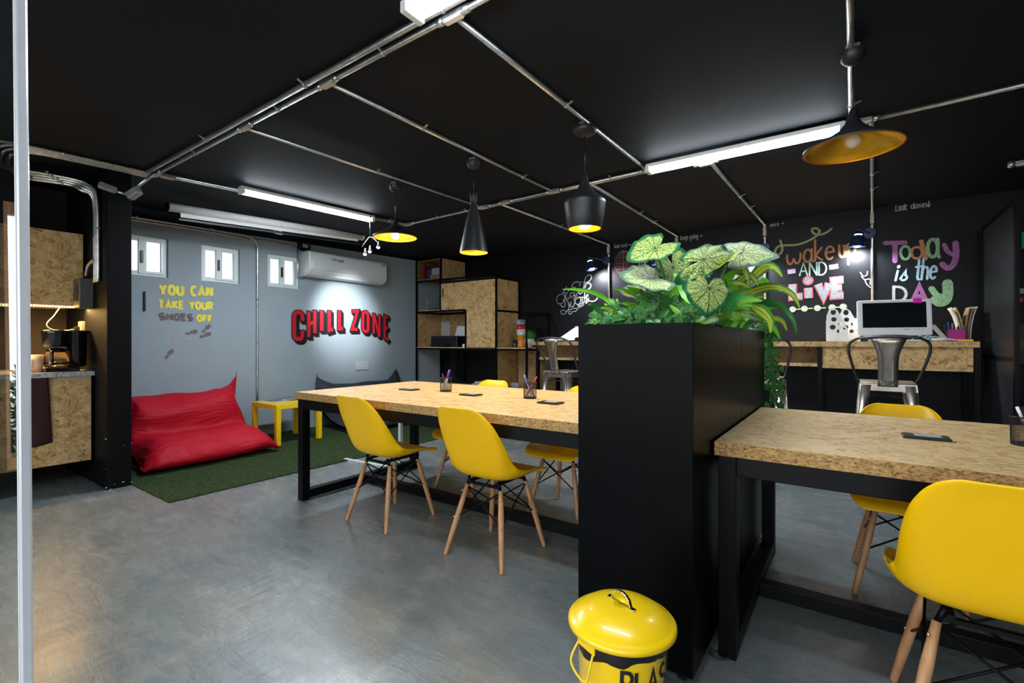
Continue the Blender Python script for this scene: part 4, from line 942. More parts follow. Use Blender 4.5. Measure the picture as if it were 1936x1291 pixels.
st = thing('side_table', 'square yellow side table on the turf beside the red bean bag', 'side table', (-5.365, 3.015, .01))
MB().box(-5.64, -5.09, 2.74, 3.29, .405, .455).build('tabletop', YPAINT, st, bevel=.002)
for x in (-5.638, -5.142):
    for y in (2.742, 3.238): MB().box(x, x + .05, y, y + .05, .012, .405).build('leg', YPAINT, st, bevel=.0015)
MAG = plain('magazine_print', (.16, .15, .17), .35, var=.9, scale=22)
for i, (u, v, rot, s_, lb) in enumerate([(510, 753, .2, .20, 'magazine lying left on the yellow side table'), (528, 750, -.25, .21, 'open magazine on top at the middle of the yellow side table'), (545, 751, .5, .19, 'magazine lying right on the yellow side table')]):
    p = onz(u, v, .46); t = thing('magazine', lb, 'magazine', (min(max(p.x, -5.5), -5.2), min(max(p.y, 2.86), 3.16), .4555 + i * .007), rot)
    MB().box(-.10, .10, -.14, .14, 0, .004).build('pages', PAPER, t, world=False); MB().box(-.101, .101, -.141, .141, .004, .0065).build('cover', MAG, t, world=False)

# ------------------------------------------------------------ shelving unit, black tube frame with strand board boxes
SX = [-5.845, -5.30, -4.775, -4.195, -3.665]; FY = 5.5; BY = 6.08
sh = thing('shelving_unit', 'tall black tube shelving unit with strand board boxes in the far corner', 'shelving unit', ((SX[0] + SX[3]) / 2, 5.8, 0))
def post(x, y, z0, z1): MB().box(x - .0125, x + .0125, y - .0125, y + .0125, z0, z1).build('post', STEEL, sh)
def railx(xa, xb, y, z): MB().box(xa + .0125, xb - .0125, y - .0125, y + .0125, z - .0125, z + .0125).build('rail', STEEL, sh)
def raily(x, z): MB().box(x - .0125, x + .0125, FY + .0125, BY - .0125, z - .0125, z + .0125).build('side_rail', STEEL, sh)
for x, zt in ((SX[0], 2.50), (SX[3], 2.09), (SX[4], 1.565)): post(x, FY, 0, zt); post(x, BY - .01, 0, zt)
post(SX[1], FY, 1.632, 2.50); post(SX[1], BY - .01, 0, 2.50)
post(-4.775, FY, 1.045, 1.62)
for z, a, b in ((2.125, 0, 3), (1.632, 0, 2), (1.035, 0, 4), (.42, 0, 4)): railx(SX[a], SX[b], FY, z)
for x in (SX[3], SX[4]):
    for z in (1.035, .42): raily(x, z)
raily(SX[3], 1.60); raily(SX[3], 2.08); raily(SX[4], 1.555); raily(SX[0], 1.632); railx(SX[3], SX[4], BY - .01, 1.555)
post(-4.6, 5.75, 2.1, 2.49)
bxm = .016
# upper left open box
bx = MB(); bx.box(SX[0] + .014, SX[1] - .014, FY, BY - .03, 2.148, 2.148 + bxm).box(SX[0] + .014, SX[1] - .014, FY, BY - .03, 2.47 - bxm, 2.47).box(SX[0] + .014, SX[0] + .014 + bxm, FY, BY - .03, 2.164, 2.454).box(SX[1] - .014 - bxm, SX[1] - .014, FY, BY - .03, 2.164, 2.454).box(SX[0] + .014, SX[1] - .014, BY - .04, BY - .03, 2.148, 2.47)
bx.build('open_box', plain('box_interior', (.22, .12, .06), .6, var=.3), sh)
MB().box(SX[1] + .014, SX[1] + .020, FY + .02, BY - .02, 2.15, 2.47).build('box_side', OX, sh)
# sliding L-shaped door
dr = MB().prism([(SX[1] + .014, 2.06), (SX[3] - .014, 2.06), (SX[3] - .014, 1.05), (SX[2] + .02, 1.05), (SX[2] + .02, 1.635), (SX[1] + .014, 1.635)], 'y', FY - .006, FY + .012).build('l_shaped_door', OY, sh)
MB().box(SX[1] + .04, SX[1] + .062, FY - .009, FY - .004, 1.85, 1.985).build('finger_slot', BPLAS, dr)
MB().box(SX[1] + .01, SX[3], FY, BY, 2.085, 2.10).build('top_board', plain('black_board', (.012, .012, .013), .6), sh)
MB().box(SX[3] - .012, SX[3] - .001, FY + .014, BY - .02, 1.615, 2.066).build('side_board', OX, sh)
MB().box(SX[3] - .012, SX[3] - .001, FY + .014, BY - .02, 1.05, 1.585).build('side_board', OX, sh)
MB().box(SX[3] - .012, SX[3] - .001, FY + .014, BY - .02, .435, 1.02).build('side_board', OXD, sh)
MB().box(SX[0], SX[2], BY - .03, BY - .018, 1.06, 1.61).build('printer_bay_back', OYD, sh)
MB().box(SX[0], SX[1], FY + .014, BY - .03, 1.645, 1.66).build('shelf_board', OZ, sh)
MB().box(SX[0], SX[4], FY - .006, BY - .03, 1.048, 1.062).build('shelf_board', OZ, sh)
MB().box(SX[0], SX[4], FY, BY - .03, .433, .447).build('shelf_board', OZ, sh)
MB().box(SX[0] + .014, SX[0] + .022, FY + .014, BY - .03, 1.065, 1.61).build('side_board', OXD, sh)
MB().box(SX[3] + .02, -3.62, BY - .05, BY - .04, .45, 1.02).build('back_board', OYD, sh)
# things on the shelves
def bookspine(x, z0, hh, wd, m, lb, cat='book', grp=None, y=FY + .10):
    t = thing('book', lb, cat, (x, y, z0), group=grp)
    MB().box(x - wd / 2 + .002, x + wd / 2 - .002, y + .004, y + .15, z0 + .003, z0 + hh - .003).build('pages', PAPER, t)
    MB().box(x - wd / 2, x + wd / 2, y, y + .004, z0, z0 + hh).box(x - wd / 2, x - wd / 2 + .002, y, y + .155, z0, z0 + hh).box(x + wd / 2 - .002, x + wd / 2, y, y + .155, z0, z0 + hh).build('cover', m, t)
bookspine(-5.785, 2.165, .25, .035, plain('red_cover', (.30, .01, .015), .4), 'tall red book at the left end of the upper shelf box')
bookspine(-5.735, 2.165, .22, .03, plain('maroon_cover', (.12, .01, .02), .4), 'maroon book second from left in the upper shelf box')
bookspine(-5.690, 2.165, .17, .028, plain('blue_cover', (.06, .07, .22), .4), 'narrow blue book in the upper shelf box')
fd = thing('red_folder', 'red printed folder standing at the back of the upper shelf box', 'folder', (-5.6, 5.85, 2.165)); MB().box(-5.80, -5.50, 5.86, 5.875, 2.165, 2.42).build('front', plain('red_cover', 0), fd)
MB().tube([(-5.76 + .022 * math.cos(a * PI / 6), 5.856, 2.375 + .022 * math.sin(a * PI / 6)) for a in range(12)], .006, 5, closed=True).build('letter', PAPER, fd)
write('uite', (-5.72, 2.36), (-5.60, 2.36), .035, .007, lambda p: Vector((p[0], 5.857, p[1]))).build('small_letters', PAPER, fd, fix=False)
t = thing('document_sleeve', 'pale printed document leaning in the upper shelf box', 'document', (-5.62, 5.68, 2.165)); MB().box(-5.68, -5.50, 5.68, 5.69, 2.165, 2.36).build('sheet', plain('printed_sheet', (.45, .46, .50), .6, var=.25, scale=120), t)
tag(MB().box(-5.62, -5.36, 5.58, 5.74, 2.165, 2.235).build('cardboard_box', plain('cardboard', (.32, .20, .10), .8), bevel=.003), 'small flat cardboard box in the upper shelf box', 'box')
tag(MB().sph((-5.38, 5.66, 2.33), .04, (1.2, .6, .6), 14).build('trinket', plain('teal_glaze', (.03, .30, .24), .3)), 'small teal object at the right of the upper shelf box', 'ornament')
# router
t = thing('router', 'black wireless router with two upright antennas on the shelf', 'router', (-5.6, 5.7, 1.66)); MB().box(-5.72, -5.42, 5.62, 5.76, 1.662, 1.688).build('body', BPLAS, t, bevel=.005)
MB().bar((-5.71, 5.62, 1.675), (-5.71, 5.62, 1.86), .012, .018).build('antenna', plain('grey_plastic', (.35, .36, .38), .4), t); MB().tube([(-5.44, 5.7, 1.69), (-5.47, 5.7, 2.05)], .006).build('antenna', plain('grey_plastic', 0), t)
# printer
t = thing('printer', 'black printer with a sheet in its rear tray on the middle shelf', 'printer', (-5.35, 5.75, 1.062))
MB().box(-5.64, -5.06, 5.62, 5.94, 1.064, 1.24).build('body', BPLAS, t, bevel=.012); MB().box(-5.60, -5.12, 5.61, 5.63, 1.19, 1.235).build('control_panel', plain('gloss_black', (.02, .02, .022), .15), t, bevel=.003)
MB().box(-5.55, -5.2, 5.50, 5.62, 1.09, 1.10).build('output_tray', BPLAS, t); MB().obox((-5.23, 5.93, 1.31), (.27, .006, .20), Matrix.Rotation(R(-20), 3, 'X')).build('paper_sheet', PAPER, t)
t = thing('notice', 'printed notice taped inside the printer shelf', 'notice', (-5.72, 6.045, 1.3)); MB().box(-5.81, -5.61, 6.040, 6.046, 1.16, 1.50).build('sheet', plain('printed_sheet', 0), t)
tag(MB().box(-4.90, -4.80, 5.56, 5.66, 1.064, 1.11).build('note_block', PAPER, bevel=.002), 'small white note block at the right end of the printer shelf', 'note block')
# mugs and figure jars stacked beside the side board
def mug(lb, x, y, z, r, hh, m, handle=0, name='mug'):
    t = thing(name, lb, 'mug' if handle else 'jar', (x, y, z)); MB().lathe([(.0005, 0), (r * .92, 0), (r, hh * .1), (r, hh), (r - .005, hh), (r - .006, hh * .2), (.0005, hh * .15)], (x, y, z), 24).build('body', m, t)
    if handle: MB().tube(smooth_path([(x + handle * (r - .003), y, z + hh * .8), (x + handle * (r + .03), y, z + hh * .7), (x + handle * (r + .03), y, z + hh * .35), (x + handle * (r - .003), y, z + hh * .22)]), .006, 8).build('handle', m, t)
MX, MY = -3.875, 5.66
mug('orange tapered cup at the bottom of the stack beside the shelf side', MX + .02, MY, 1.064, .060, .17, plain('orange_cup', (.75, .30, .03), .4), -1)
mug('white round jar in the middle of the cup stack', MX + .01, MY, 1.235, .065, .09, plain('white_glaze', (.7, .68, .62), .25), 0, 'jar')
mug('red enamel mug stacked above the white jar', MX, MY, 1.326, .062, .062, plain('red_enamel', (.50, .02, .02), .25), 1)
mug('grey enamel mug on top of the cup stack', MX - .01, MY, 1.389, .062, .075, plain('grey_enamel', (.25, .30, .34), .3), 1)
mug('dark bottle-shaped jar standing in front of the orange cup', MX - .08, MY - .03, 1.064, .04, .11, plain('dark_glaze', (.03, .03, .035), .3), 0, 'jar')
# potted grass on the end of the shelf
pp = Vector((-3.60, 5.46, 1.064))
pp = Vector((-3.665, 5.57, 1.064)); t = thing('potted_grass', 'small white pot of bright green grass at the end of the shelf', 'plant', pp)
MB().lathe([(.0005, 0), (.055, 0), (.072, .115), (.072, .12), (.066, .12), (.062, .10), (.0005, .10)], pp, 28).build('pot', plain('zinc_pot', (.55, .54, .52), .5), t)
mb = MB(); rnd = random.Random(5)
for i in range(420):
    a = rnd.uniform(0, 2 * PI); r = rnd.uniform(0, .06); sp_ = rnd.uniform(.3, 1.25); b0 = pp + Vector((r * math.cos(a), r * math.sin(a), .10)); tip = b0 + Vector((math.cos(a) * .09 * sp_ * r / .05, math.sin(a) * .09 * sp_ * r / .05, rnd.uniform(.07, .16))); sd = Vector((-math.sin(a), math.cos(a), 0)) * .0022
    mb.add([b0 - sd, b0 + sd, tip], [(0, 1, 2)])
tag(mb.build('grass', plain('bright_grass', (.07, .32, .05), .6, var=.4, scale=90), t, fix=False), kind='stuff')
# papers and glass on lower shelf
for i, (wd, dx, m, lb) in enumerate([(.34, 0, PAPER, 'white paper stack at the bottom of the pile on the low shelf'), (.30, .02, plain('pale_cover', (.45, .50, .52), .5), 'pale book in the middle of the pile on the low shelf'), (.22, .04, plain('cream_cover', (.55, .50, .38), .5), 'cream book on top of the pile on the low shelf')]):
    t = thing('book', lb, 'book', (-4.55 + dx, 5.62, .448 + i * .034)); MB().box(-4.55 + dx - wd / 2, -4.55 + dx + wd / 2, 5.52, 5.74, .449 + i * .034, .449 + i * .034 + .032).build('cover', m, t, bevel=.002)
t = thing('glass_elephant', 'small clear glass ornament on the low shelf right of the book pile', 'ornament', (-3.93, 5.62, .448))
MB().sph((-3.93, 5.62, .52), .055, (1.2, .7, .8), 16).sph((-3.985, 5.62, .53), .03, (1, 1, 1.1), 12).build('body', plain('cut_glass', (.6, .68, .72), .1, trans=.6, var=.2), t)
for dx in (-.035, .035):
    for dy in (-.02, .02): MB().cyl((-3.93 + dx, 5.62 + dy, .448), (-3.93 + dx, 5.62 + dy, .50), .014, n=10).build('leg', plain('cut_glass', 0), t)
mb = MB()
for dx in (0, .05, .09, .14): mb.tube(smooth_path([(-5.62 + dx, 6.05, 1.03), (-5.60 + dx, 6.04, .8), (-5.55 + dx * .6, 6.0, .6), (-5.5 + dx, 6.0, .46)]), .004, 6)
tag(mb.build('cable_bundle', BPLAS), 'black cables hanging behind the lower shelf', 'cable', kind='stuff')

# ------------------------------------------------------------ work counter along the black wall
ct = thing('work_counter', 'long high strand board work counter along the black wall', 'counter', (-1.35, 5.8, 0))
CX0, CX1 = -3.58, .873
MB().box(CX0, CX1, FY, BY, 1.10, 1.15, mis=[0, 0, 1, 1, 1, 1]).build('worktop', [OZ, osb('y', 'strand_board_facing_y')], ct, bevel=.002)
MB().box(CX0 + .06, -.27, FY + .03, BY - .05, .905, .935, mis=[0, 0, 1, 1, 1, 1]).build('lower_shelf', [OZ, OY], ct)
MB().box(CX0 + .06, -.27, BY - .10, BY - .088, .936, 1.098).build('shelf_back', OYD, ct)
MB().box(-.235, .835, FY + .02, BY - .05, .893, .920, mis=[0, 0, 1, 1, 1, 1]).build('box_bottom', [OZ, OY], ct)
MB().box(-.235, .80, FY + .045, FY + .057, .921, 1.098).build('box_front', OY, ct)
MB().box(.80, .835, FY + .02, BY - .05, .921, 1.098).build('box_end', OX, ct)
for x in (-3.50, -1.9, -.252, .86): MB().box(x - .02, x + .02, FY + .01, FY + .05, 0, 1.099).build('leg', STEEL, ct); MB().box(x - .02, x + .02, BY - .05, BY - .01, 0, 1.099).build('leg', STEEL, ct)
MB().box(-3.52, -3.50, FY + .06, BY - .06, .45, 1.09).build('end_board', OXD, ct)

# ------------------------------------------------------------ metal stools
def make_stool(label, loc, rz, group, m=GUN, m2=GUND):
    t = thing('metal_stool', label, 'stool', loc, rz, group)
    SZ = .83; hs = .175
    MB().box(-hs, hs, -hs, hs, SZ - .012, SZ).build('seat', m, t, world=False, bevel=.012)
    MB().prism([(-hs + .004, SZ - .075), (hs - .004, SZ - .075), (hs - .01, SZ - .012), (-hs + .01, SZ - .012)], 'y', -hs + .004, hs - .004).build('seat_skirt', m, t, world=False, bevel=.01) if 0 else None
    for s_ in (-1, 1):
        MB().prism([(-hs - .006, SZ - .065), (hs + .006, SZ - .065), (hs, SZ - .01), (-hs, SZ - .01)], 'y', s_ * (hs - .002), s_ * (hs - .006)).build('skirt', m, t, world=False)
        MB().prism([(-hs - .006, SZ - .065), (hs + .006, SZ - .065), (hs, SZ - .01), (-hs, SZ - .01)], 'x', s_ * (hs - .002), s_ * (hs - .006)).build('skirt', m, t, world=False)
    for sx in (-1, 1):
        for sy in (-1, 1):
            # folded sheet leg: an L section that narrows to the foot
            a = Vector((sx * (hs + .002), sy * (hs + .002), SZ - .02)); b = Vector((sx * .235, sy * .235, 0))
            mb = MB(); wa, wb = .075, .03
            A = [a, a + Vector((-sx * wa, 0, 0)), a + Vector((0, -sy * wa, 0))]; B = [b, b + Vector((-sx * wb, 0, 0)), b + Vector((0, -sy * wb, 0))]
            c1 = .02
            def sec(p, w_): return [p + Vector((-sx * w_, 0, 0)), p + Vector((-sx * w_ * .35, 0, 0)), p + Vector((-sx * w_ * .10, -sy * w_ * .10, 0)), p + Vector((0, -sy * w_ * .35, 0)), p + Vector((0, -sy * w_, 0))]
            S0, S1 = sec(a, wa), sec(b, wb)
            mb.add(S0 + S1, [(i, i + 1, 6 + i, 5 + i) for i in range(4)], 0, True)
            mb.build('leg', m, t, world=False, solid=.003)
    for z, e in ((.30, .218),): 
        for p, q in (((-e, -e), (e, -e)), ((e, -e), (e, e)), ((e, e), (-e, e)), ((-e, e), (-e, -e))): MB().bar((*p, z), (*q, z), .006, .025).build('foot_rail', m2, t, world=False)
    mb = MB(); mb.tube([(-.17, -.17, .72), (.17, .17, .72)], .005, 6); mb.tube([(.17, -.17, .715), (-.17, .17, .715)], .005, 6); mb.build('cross_brace', m2, t, world=False)
    ring = [(.185, .02, SZ - .01), (.205, -.06, SZ + .06), (.235, -.14, SZ + .18), (.248, -.18, SZ + .255), (.235, -.215, SZ + .31), (.18, -.245, SZ + .345), (.09, -.258, SZ + .358), (0, -.262, SZ + .362)]
    full = ring + [(-x, y, z) for x, y, z in ring[-2::-1]]
    MB().tube(smooth_path(full, 5), .0105, 10).build('back_hoop', GUND if m is not GUN else m2, t, world=False)
    # splat
    rows = []
    for k in range(9):
        f = k / 8; z = SZ - .03 + f * .385; y = -.178 - .075 * f; hw_ = .062 if f < .55 else .062 + .055 * ((f - .55) / .45) ** 1.5
        rows.append([(x * hw_, y - .008 * (1 - x * x), z) for x in (-1, -.5, 0, .5, 1)])
    vs_ = [p for r_ in rows for p in r_]; fs = [(i * 5 + j, i * 5 + j + 1, i * 5 + j + 6, i * 5 + j + 5) for i in range(8) for j in range(4)]
    spl = MB().add(vs_, fs, 0, True).build('back_splat', m, t, world=False, solid=.003)
    rb = [(-.030, -.193, SZ + .03), (-.030, -.232, SZ + .20), (-.055, -.262, SZ + .33), (.055, -.262, SZ + .33), (.030, -.232, SZ + .20), (.030, -.193, SZ + .03)]
    MB().tube([(x, y - .006, z) for x, y, z in rb], .0026, 6, closed=True).build('pressed_rib', m, spl, world=False)
    for x in (-.03, .03): MB().sph((x, -.188, SZ - .012), .007, (1, .6, 1), 10).build('rivet', CHROME, spl, world=False)
    return t
SG = 'metal stools at the work counter'
s0 = make_stool('metal stool with curved back in front of the white computer', (.228, 4.86, 0), 0, SG)
dup(s0, (-.67, 4.86, 0), 0, 'metal stool mostly hidden by the hanging ivy')
dup(s0, (-2.56, 4.62, 0), R(-12), 'metal stool at the left end of the counter, beside the potted grass')
for o in bpy.data.objects:
    pass

# ------------------------------------------------------------ on the counter
t = thing('computer', 'white all-in-one desktop computer on the work counter', 'computer', (.30, 5.72, 1.15), 0)
Mr = Matrix.Rotation(R(9), 3, 'Z') @ Matrix.Rotation(R(-6), 3, 'X'); cc_ = Vector((.318, 5.70, 1.373))
def loc(p): return cc_ + Mr @ Vector(p)
MB().obox(cc_, (.56, .035, .335), Mr).build('housing', plain('gloss_white', (.83, .84, .86), .2, var=.01), t, bevel=.012)
MB().obox(loc((0, -.0185, .022)), (.475, .002, .235), Mr).build('screen', plain('dark_screen', (.006, .007, .009), .12), t)
MB().obox(loc((0, .05, -.12)), (.08, .02, .16), Mr @ Matrix.Rotation(R(-25), 3, 'X')).build('stand', CHROME, t); MB().box(.24, .40, 5.68, 5.86, 1.151, 1.158).build('foot', CHROME, t)
MB().sph(loc((0, -.018, .153)), .004, (1, 1, 1), 8).build('camera_dot', BPLAS, t)
for dx in (.09, .115, .16, .185, .21): MB().obox(loc((dx, -.0183, -.112)), (.03 if dx == .09 else .010, .002, .004), Mr).build('button', BPLAS, t)
tag(MB().obox(loc((.175, -.0215, .150)), (.062, .002, .042), Mr).build('sticky_note', plain('magenta_note', (.85, .01, .45), .6)), 'magenta sticky note on the top edge of the white computer', 'note')
KB = MB().obox((.33, 5.575, 1.160), (.40, .12, .014), Matrix.Rotation(R(3), 3, 'Z')).build('keyboard', WPLAS, bevel=.004); tag(KB, 'white keyboard lying in front of the white computer', 'keyboard')
tag(MB().sph((.62, 5.58, 1.166), .035, (1.5, 1, .45), 16).build('mouse', WPLAS), 'white mouse on the counter right of the keyboard', 'mouse')
mb = MB()
for k in range(3): mb.tube(smooth_path([(.38 + k * .06, 5.62, 1.165), (.45 + k * .05, 5.6, 1.20), (.52 + k * .05, 5.62, 1.165), (.60 + k * .04, 5.6, 1.195 - .01 * k), (.70 + k * .03, 5.57, 1.158)]), .003, 6)
tag(mb.build('white_cables', WPLAS), 'tangle of thin white cables under the white computer', 'cable')
ph = thing('desk_phone', 'pale slim device propped at a slant right of the computer', 'device', (.63, 5.72, 1.15)); MB().bar((.60, 5.76, 1.30), (.685, 5.70, 1.165), .06, .014).build('handset', plain('pale_metal', (.5, .52, .55), .3), ph, bevel=.004); MB().box(.60, .70, 5.66, 5.76, 1.151, 1.168).build('base', plain('pale_blue_plastic', (.40, .48, .62), .4), ph, bevel=.004)
tag(MB().sph((.585, 5.74, 1.178), .035, (1.3, 1, .75), 14).build('tape_holder', plain('teal_plastic', (.08, .25, .28), .4)), 'small teal object behind the mouse', 'ornament')
pc_ = thing('pen_box', 'magenta pen box at the right end of the counter', 'pen holder', (.745, 5.66, 1.15))
MB().box(.69, .80, 5.61, 5.71, 1.151, 1.255).build('box', plain('magenta_mesh', (.42, .01, .22), .5), pc_, bevel=.003)
for i, (x, y, dx, hh, c) in enumerate([(.71, 5.64, -.02, .37, (.08, .1, .35)), (.725, 5.68, 0, .36, (.35, .38, .45)), (.745, 5.65, .01, .33, (.5, .03, .05)), (.765, 5.67, .0, .35, (.06, .35, .12)), (.78, 5.64, .02, .34, (.05, .08, .4)), (.70, 5.69, -.03, .35, (.03, .03, .04))]):
    p = thing('marker', ['navy marker at the left of the magenta box', 'grey marker at the back of the magenta box', 'red marker in the magenta box', 'green marker in the magenta box', 'blue marker at the right of the magenta box', 'black marker leaning out of the magenta box'][i], 'pen', (x, y, 1.16)); b_ = Vector((x, y, 1.162)); tp = Vector((x + dx, y, .95 + hh))
    MB().cyl(b_, b_.lerp(tp, .75), .006, n=10).build('barrel', plain('marker_%d' % i, c, .4), p); MB().cyl(b_.lerp(tp, .75), tp, .0068, n=10).build('cap', plain('marker_%d' % i, c), p)
for i, (x, lean, c, lb) in enumerate([(.80, .06, (.62, .56, .45), 'cream folder with curled top at the right end of the counter'), (.815, .03, (.60, .42, .22), 'tan envelope next to the cream folder'), (.83, 0, (.36, .24, .13), 'brown envelope in the middle of the row'), (.845, -.02, (.42, .28, .15), 'brown envelope second from the right'), (.86, -.035, (.62, .60, .55), 'pale envelope at the far right')]):
    e = thing('envelope', lb, 'envelope', (x, 5.80, 1.15)); rows = [(x + lean * k_ * k_ * -1 * .4 + (.03 * k_ ** 3 if i > 1 else -.04 * k_ ** 3), 1.151 + .30 * k_) for k_ in (0, .25, .5, .75, .9, 1)]
    vs_ = [(a - .02, 5.66, b) for a, b in rows] + [(a - .02, 5.88, b) for a, b in rows]; MB().add(vs_, [(k_, k_ + 1, 7 + k_, 6 + k_) for k_ in range(5)], 0, True).build('paper', plain('envelope_%d' % i, c, .7), e, solid=.004, fix=False)
tag(MB().box(.74, .84, 5.55, 5.61, 1.151, 1.168).build('note_pad', plain('yellow_pad', (.85, .50, .05), .6), bevel=.002), 'yellow note pad in front of the magenta pen box', 'note pad')
# white wooden carrier with round holes
cr = thing('bottle_carrier', 'white carrier with round holes standing on the counter left of the computer', 'carrier', (-.11, 5.7, 1.15))
def circ(cx, cz, r, n=16, e=1): return [(cx + r * math.cos(2 * PI * i / n), cz + r * e * math.sin(2 * PI * i / n)) for i in range(n)]
WH = plain('white_lacquer', (.85, .85, .83), .35, var=.01)
def sidep(x, nm): plate([(x, 1.151), (x + .17, 1.151), (x + .17, 1.27), (x + .09, 1.45), (x + .055, 1.48), (x + .02, 1.46), (x, 1.40)], [circ(x + .055, 1.435, .022, e=1.2), circ(x + .06, 1.365, .022), circ(x + .115, 1.32, .020), circ(x + .05, 1.29, .024), circ(x + .10, 1.25, .018), circ(x + .14, 1.27, .012)], 'y', 5.60 if nm == 0 else 5.74, .008, 'side_panel', WH, cr)
sidep(-.20, 0); sidep(-.19 + .09, 1)
MB().box(-.20, -.02, 5.604, 5.736, 1.152, 1.162).build('base', WH, cr); MB().box(-.204, -.198, 5.604, 5.736, 1.162, 1.36).build('end_panel', WH, cr)
# drawing board with papers at the left end of the counter
db = thing('drawing_board', 'white tilted drawing board with papers at the left end of the counter', 'drawing board', (-3.0, 5.7, 1.15))
p1, p2, p3, p4 = (-3.26, 5.62, 1.165), (-2.78, 5.60, 1.165), (-2.68, 5.86, 1.335), (-3.12, 5.90, 1.345)
MB().add([p1, p2, p3, p4], [(0, 1, 2, 3)], 0).build('board', PAPER, db, solid=.008)
MB().tube([Vector(p4) + Vector((.0, 0, .008)), Vector(p3) + Vector((0, 0, .008))], .009).build('parallel_rule', WPLAS, db); MB().bar((-3.20, 5.55, 1.158), (-2.76, 5.54, 1.158), .03, .014).build('ledge', BPLAS, db)
MB().bar((-2.95, 5.88, 1.155), (-2.92, 5.90, 1.33), .03, .012).build('easel_leg', BPLAS, db)
tag(MB().sph((-2.90, 5.54, 1.180), .03, (1.4, 1, .9), 12).sph((-2.82, 5.54, 1.178), .028, (1, 1, .9), 12).build('headset', BPLAS), 'black headset lying before the drawing board', 'headset')

# ------------------------------------------------------------ perforated partition and the corner beyond it
pt_ = thing('partition', 'tall black perforated metal partition at the right end of the counter', 'partition', (.97, 5.45, 0))
PX = .955
for y, w_ in ((4.84, .05), (6.04, .04), (5.86, .03)): MB().box(PX - .012, PX + .012, y - w_ / 2, y + w_ / 2, 0, 2.17).build('post', STEEL, pt_)
for z in (.04, 1.02, 2.15): MB().box(PX - .012, PX + .012, 4.865, 5.845, z - .015, z + .015).build('rail', STEEL, pt_)
m, nt, b = newmat('perforated_sheet'); co = mapping(nt, coords(nt), (90, 90, 90)); vo = N(nt, 'ShaderNodeTexVoronoi', feature='F1'); vo.inputs['Randomness'].default_value = 0; vo.inputs['Scale'].default_value = 1; nt.links.new(co, vo.inputs['Vector'])
nt.links.new(ramp(nt, [(.30, (.002, .002, .002)), (.38, (.020, .022, .027))], vo.outputs['Distance']), b.inputs['Base Color']); b.inputs['Roughness'].default_value = .4
for z0, z1 in ((.055, 1.005), (1.035, 2.135)): MB().box(PX - .002, PX + .002, 4.866, 5.844, z0, z1).build('sheet', m, pt_)
t = thing('side_cupboard', 'dark cupboard with round vents beyond the partition at the right edge', 'cupboard', (1.5, 5.8, 0))
MB().box(1.02, 2.1, 5.6, 6.05, 0, .62).build('body', plain('taupe_board', (.12, .11, .10), .6), t, bevel=.004); MB().lathe([(.0005, 0), (.035, 0), (.035, .004), (.0005, .004)], (1.10, 5.598, .52), 20, M=Matrix.Rotation(R(90), 3, 'X')).build('vent', BPLAS, t)
t = thing('pin_shelf', 'dark board shelf on the black wall beyond the partition', 'shelf', (1.5, 5.98, 1.0))
MB().box(1.03, 2.1, 5.9, 6.09, .96, 1.30).build('body', plain('smoked_board', (.07, .055, .045), .6, var=.4, scale=30), t); MB().lathe([(.030, 0), (.062, 0), (.062, .004), (.030, .004)], (1.16, 5.898, 1.13), 24, M=Matrix.Rotation(R(90), 3, 'X')).build('ring', plain('ring_print', (.20, .16, .12), .6), t)

# ------------------------------------------------------------ things on the long tables
def outlet(label, p, rz=0):
    t = thing('desk_outlet', label, 'desk outlet', (p.x, p.y, .785), rz); MB().box(-.07, .07, -.045, .045, .0005, .010).build('frame', plain('outlet_black', (.02, .018, .02), .3), t, world=False, bevel=.004); MB().box(-.035, .045, -.028, .028, .0105, .012).build('insert', plain('outlet_grey', (.40, .42, .44), .3), t, world=False, bevel=.001)
outlet('flat black desk outlet nearest the left end of the left table', onz(774, 736, .79)); outlet('flat black desk outlet between the two pen cups', onz(890, 746, .79)); outlet('flat black desk outlet right of the nearer pen cup', onz(1041, 761, .79)); outlet('flat black desk outlet on the right table', onz(1750, 826, .79))
WIRE = plain('wire_mesh_black', (.02, .018, .02), .35, metal=.4)
def pen_cup(label, p):
    t = thing('pen_cup', label, 'pen holder', (p.x, p.y, .785)); c = Vector((0, 0, 0)); mb = MB(); r = .041; hh = .10
    for k in range(56):
        a = 2 * PI * k / 56; mb.tube([(r * math.cos(a), r * math.sin(a), .003), (r * 1.04 * math.cos(a), r * 1.04 * math.sin(a), hh)], .00055, 4, caps=False)
    for k in range(18): mb.tube([((r + .0016 * k / 18) * math.cos(a * PI / 14), (r + .0016 * k / 18) * math.sin(a * PI / 14), .005 + k * .0054) for a in range(28)], .00055, 4, closed=True)
    tag(mb.build('mesh_wall', WIRE, t, world=False, fix=False), kind='stuff'); MB().lathe([(.0005, .001), (r, .001), (r, .008), (.0005, .008)], c, 28).build('base', WIRE, t, world=False); MB().tube([(r * 1.05 * math.cos(a * PI / 16), r * 1.05 * math.sin(a * PI / 16), hh) for a in range(32)], .0022, 6, closed=True).build('rim', WIRE, t, world=False); return t
def pen(label, base, tip, m, m2, r=.0042):
    t = thing('pen', label, 'pen', base); b, q = Vector(base), Vector(tip); MB().tube([b, b.lerp(q, .05), b.lerp(q, .62)], [.001, r, r], 10).build('barrel', m2, t); MB().cyl(b.lerp(q, .60), q, r * 1.15, n=10).build('cap', m, t)
BLUEP = plain('blue_pen', (.04, .04, .30), .3); REDP = plain('red_pen', (.55, .02, .04), .3); CLR = plain('clear_barrel', (.45, .42, .50), .2)
c1 = onz(843, 740, .785); pen_cup('black wire mesh pen cup on the left table, farther of the two', c1)
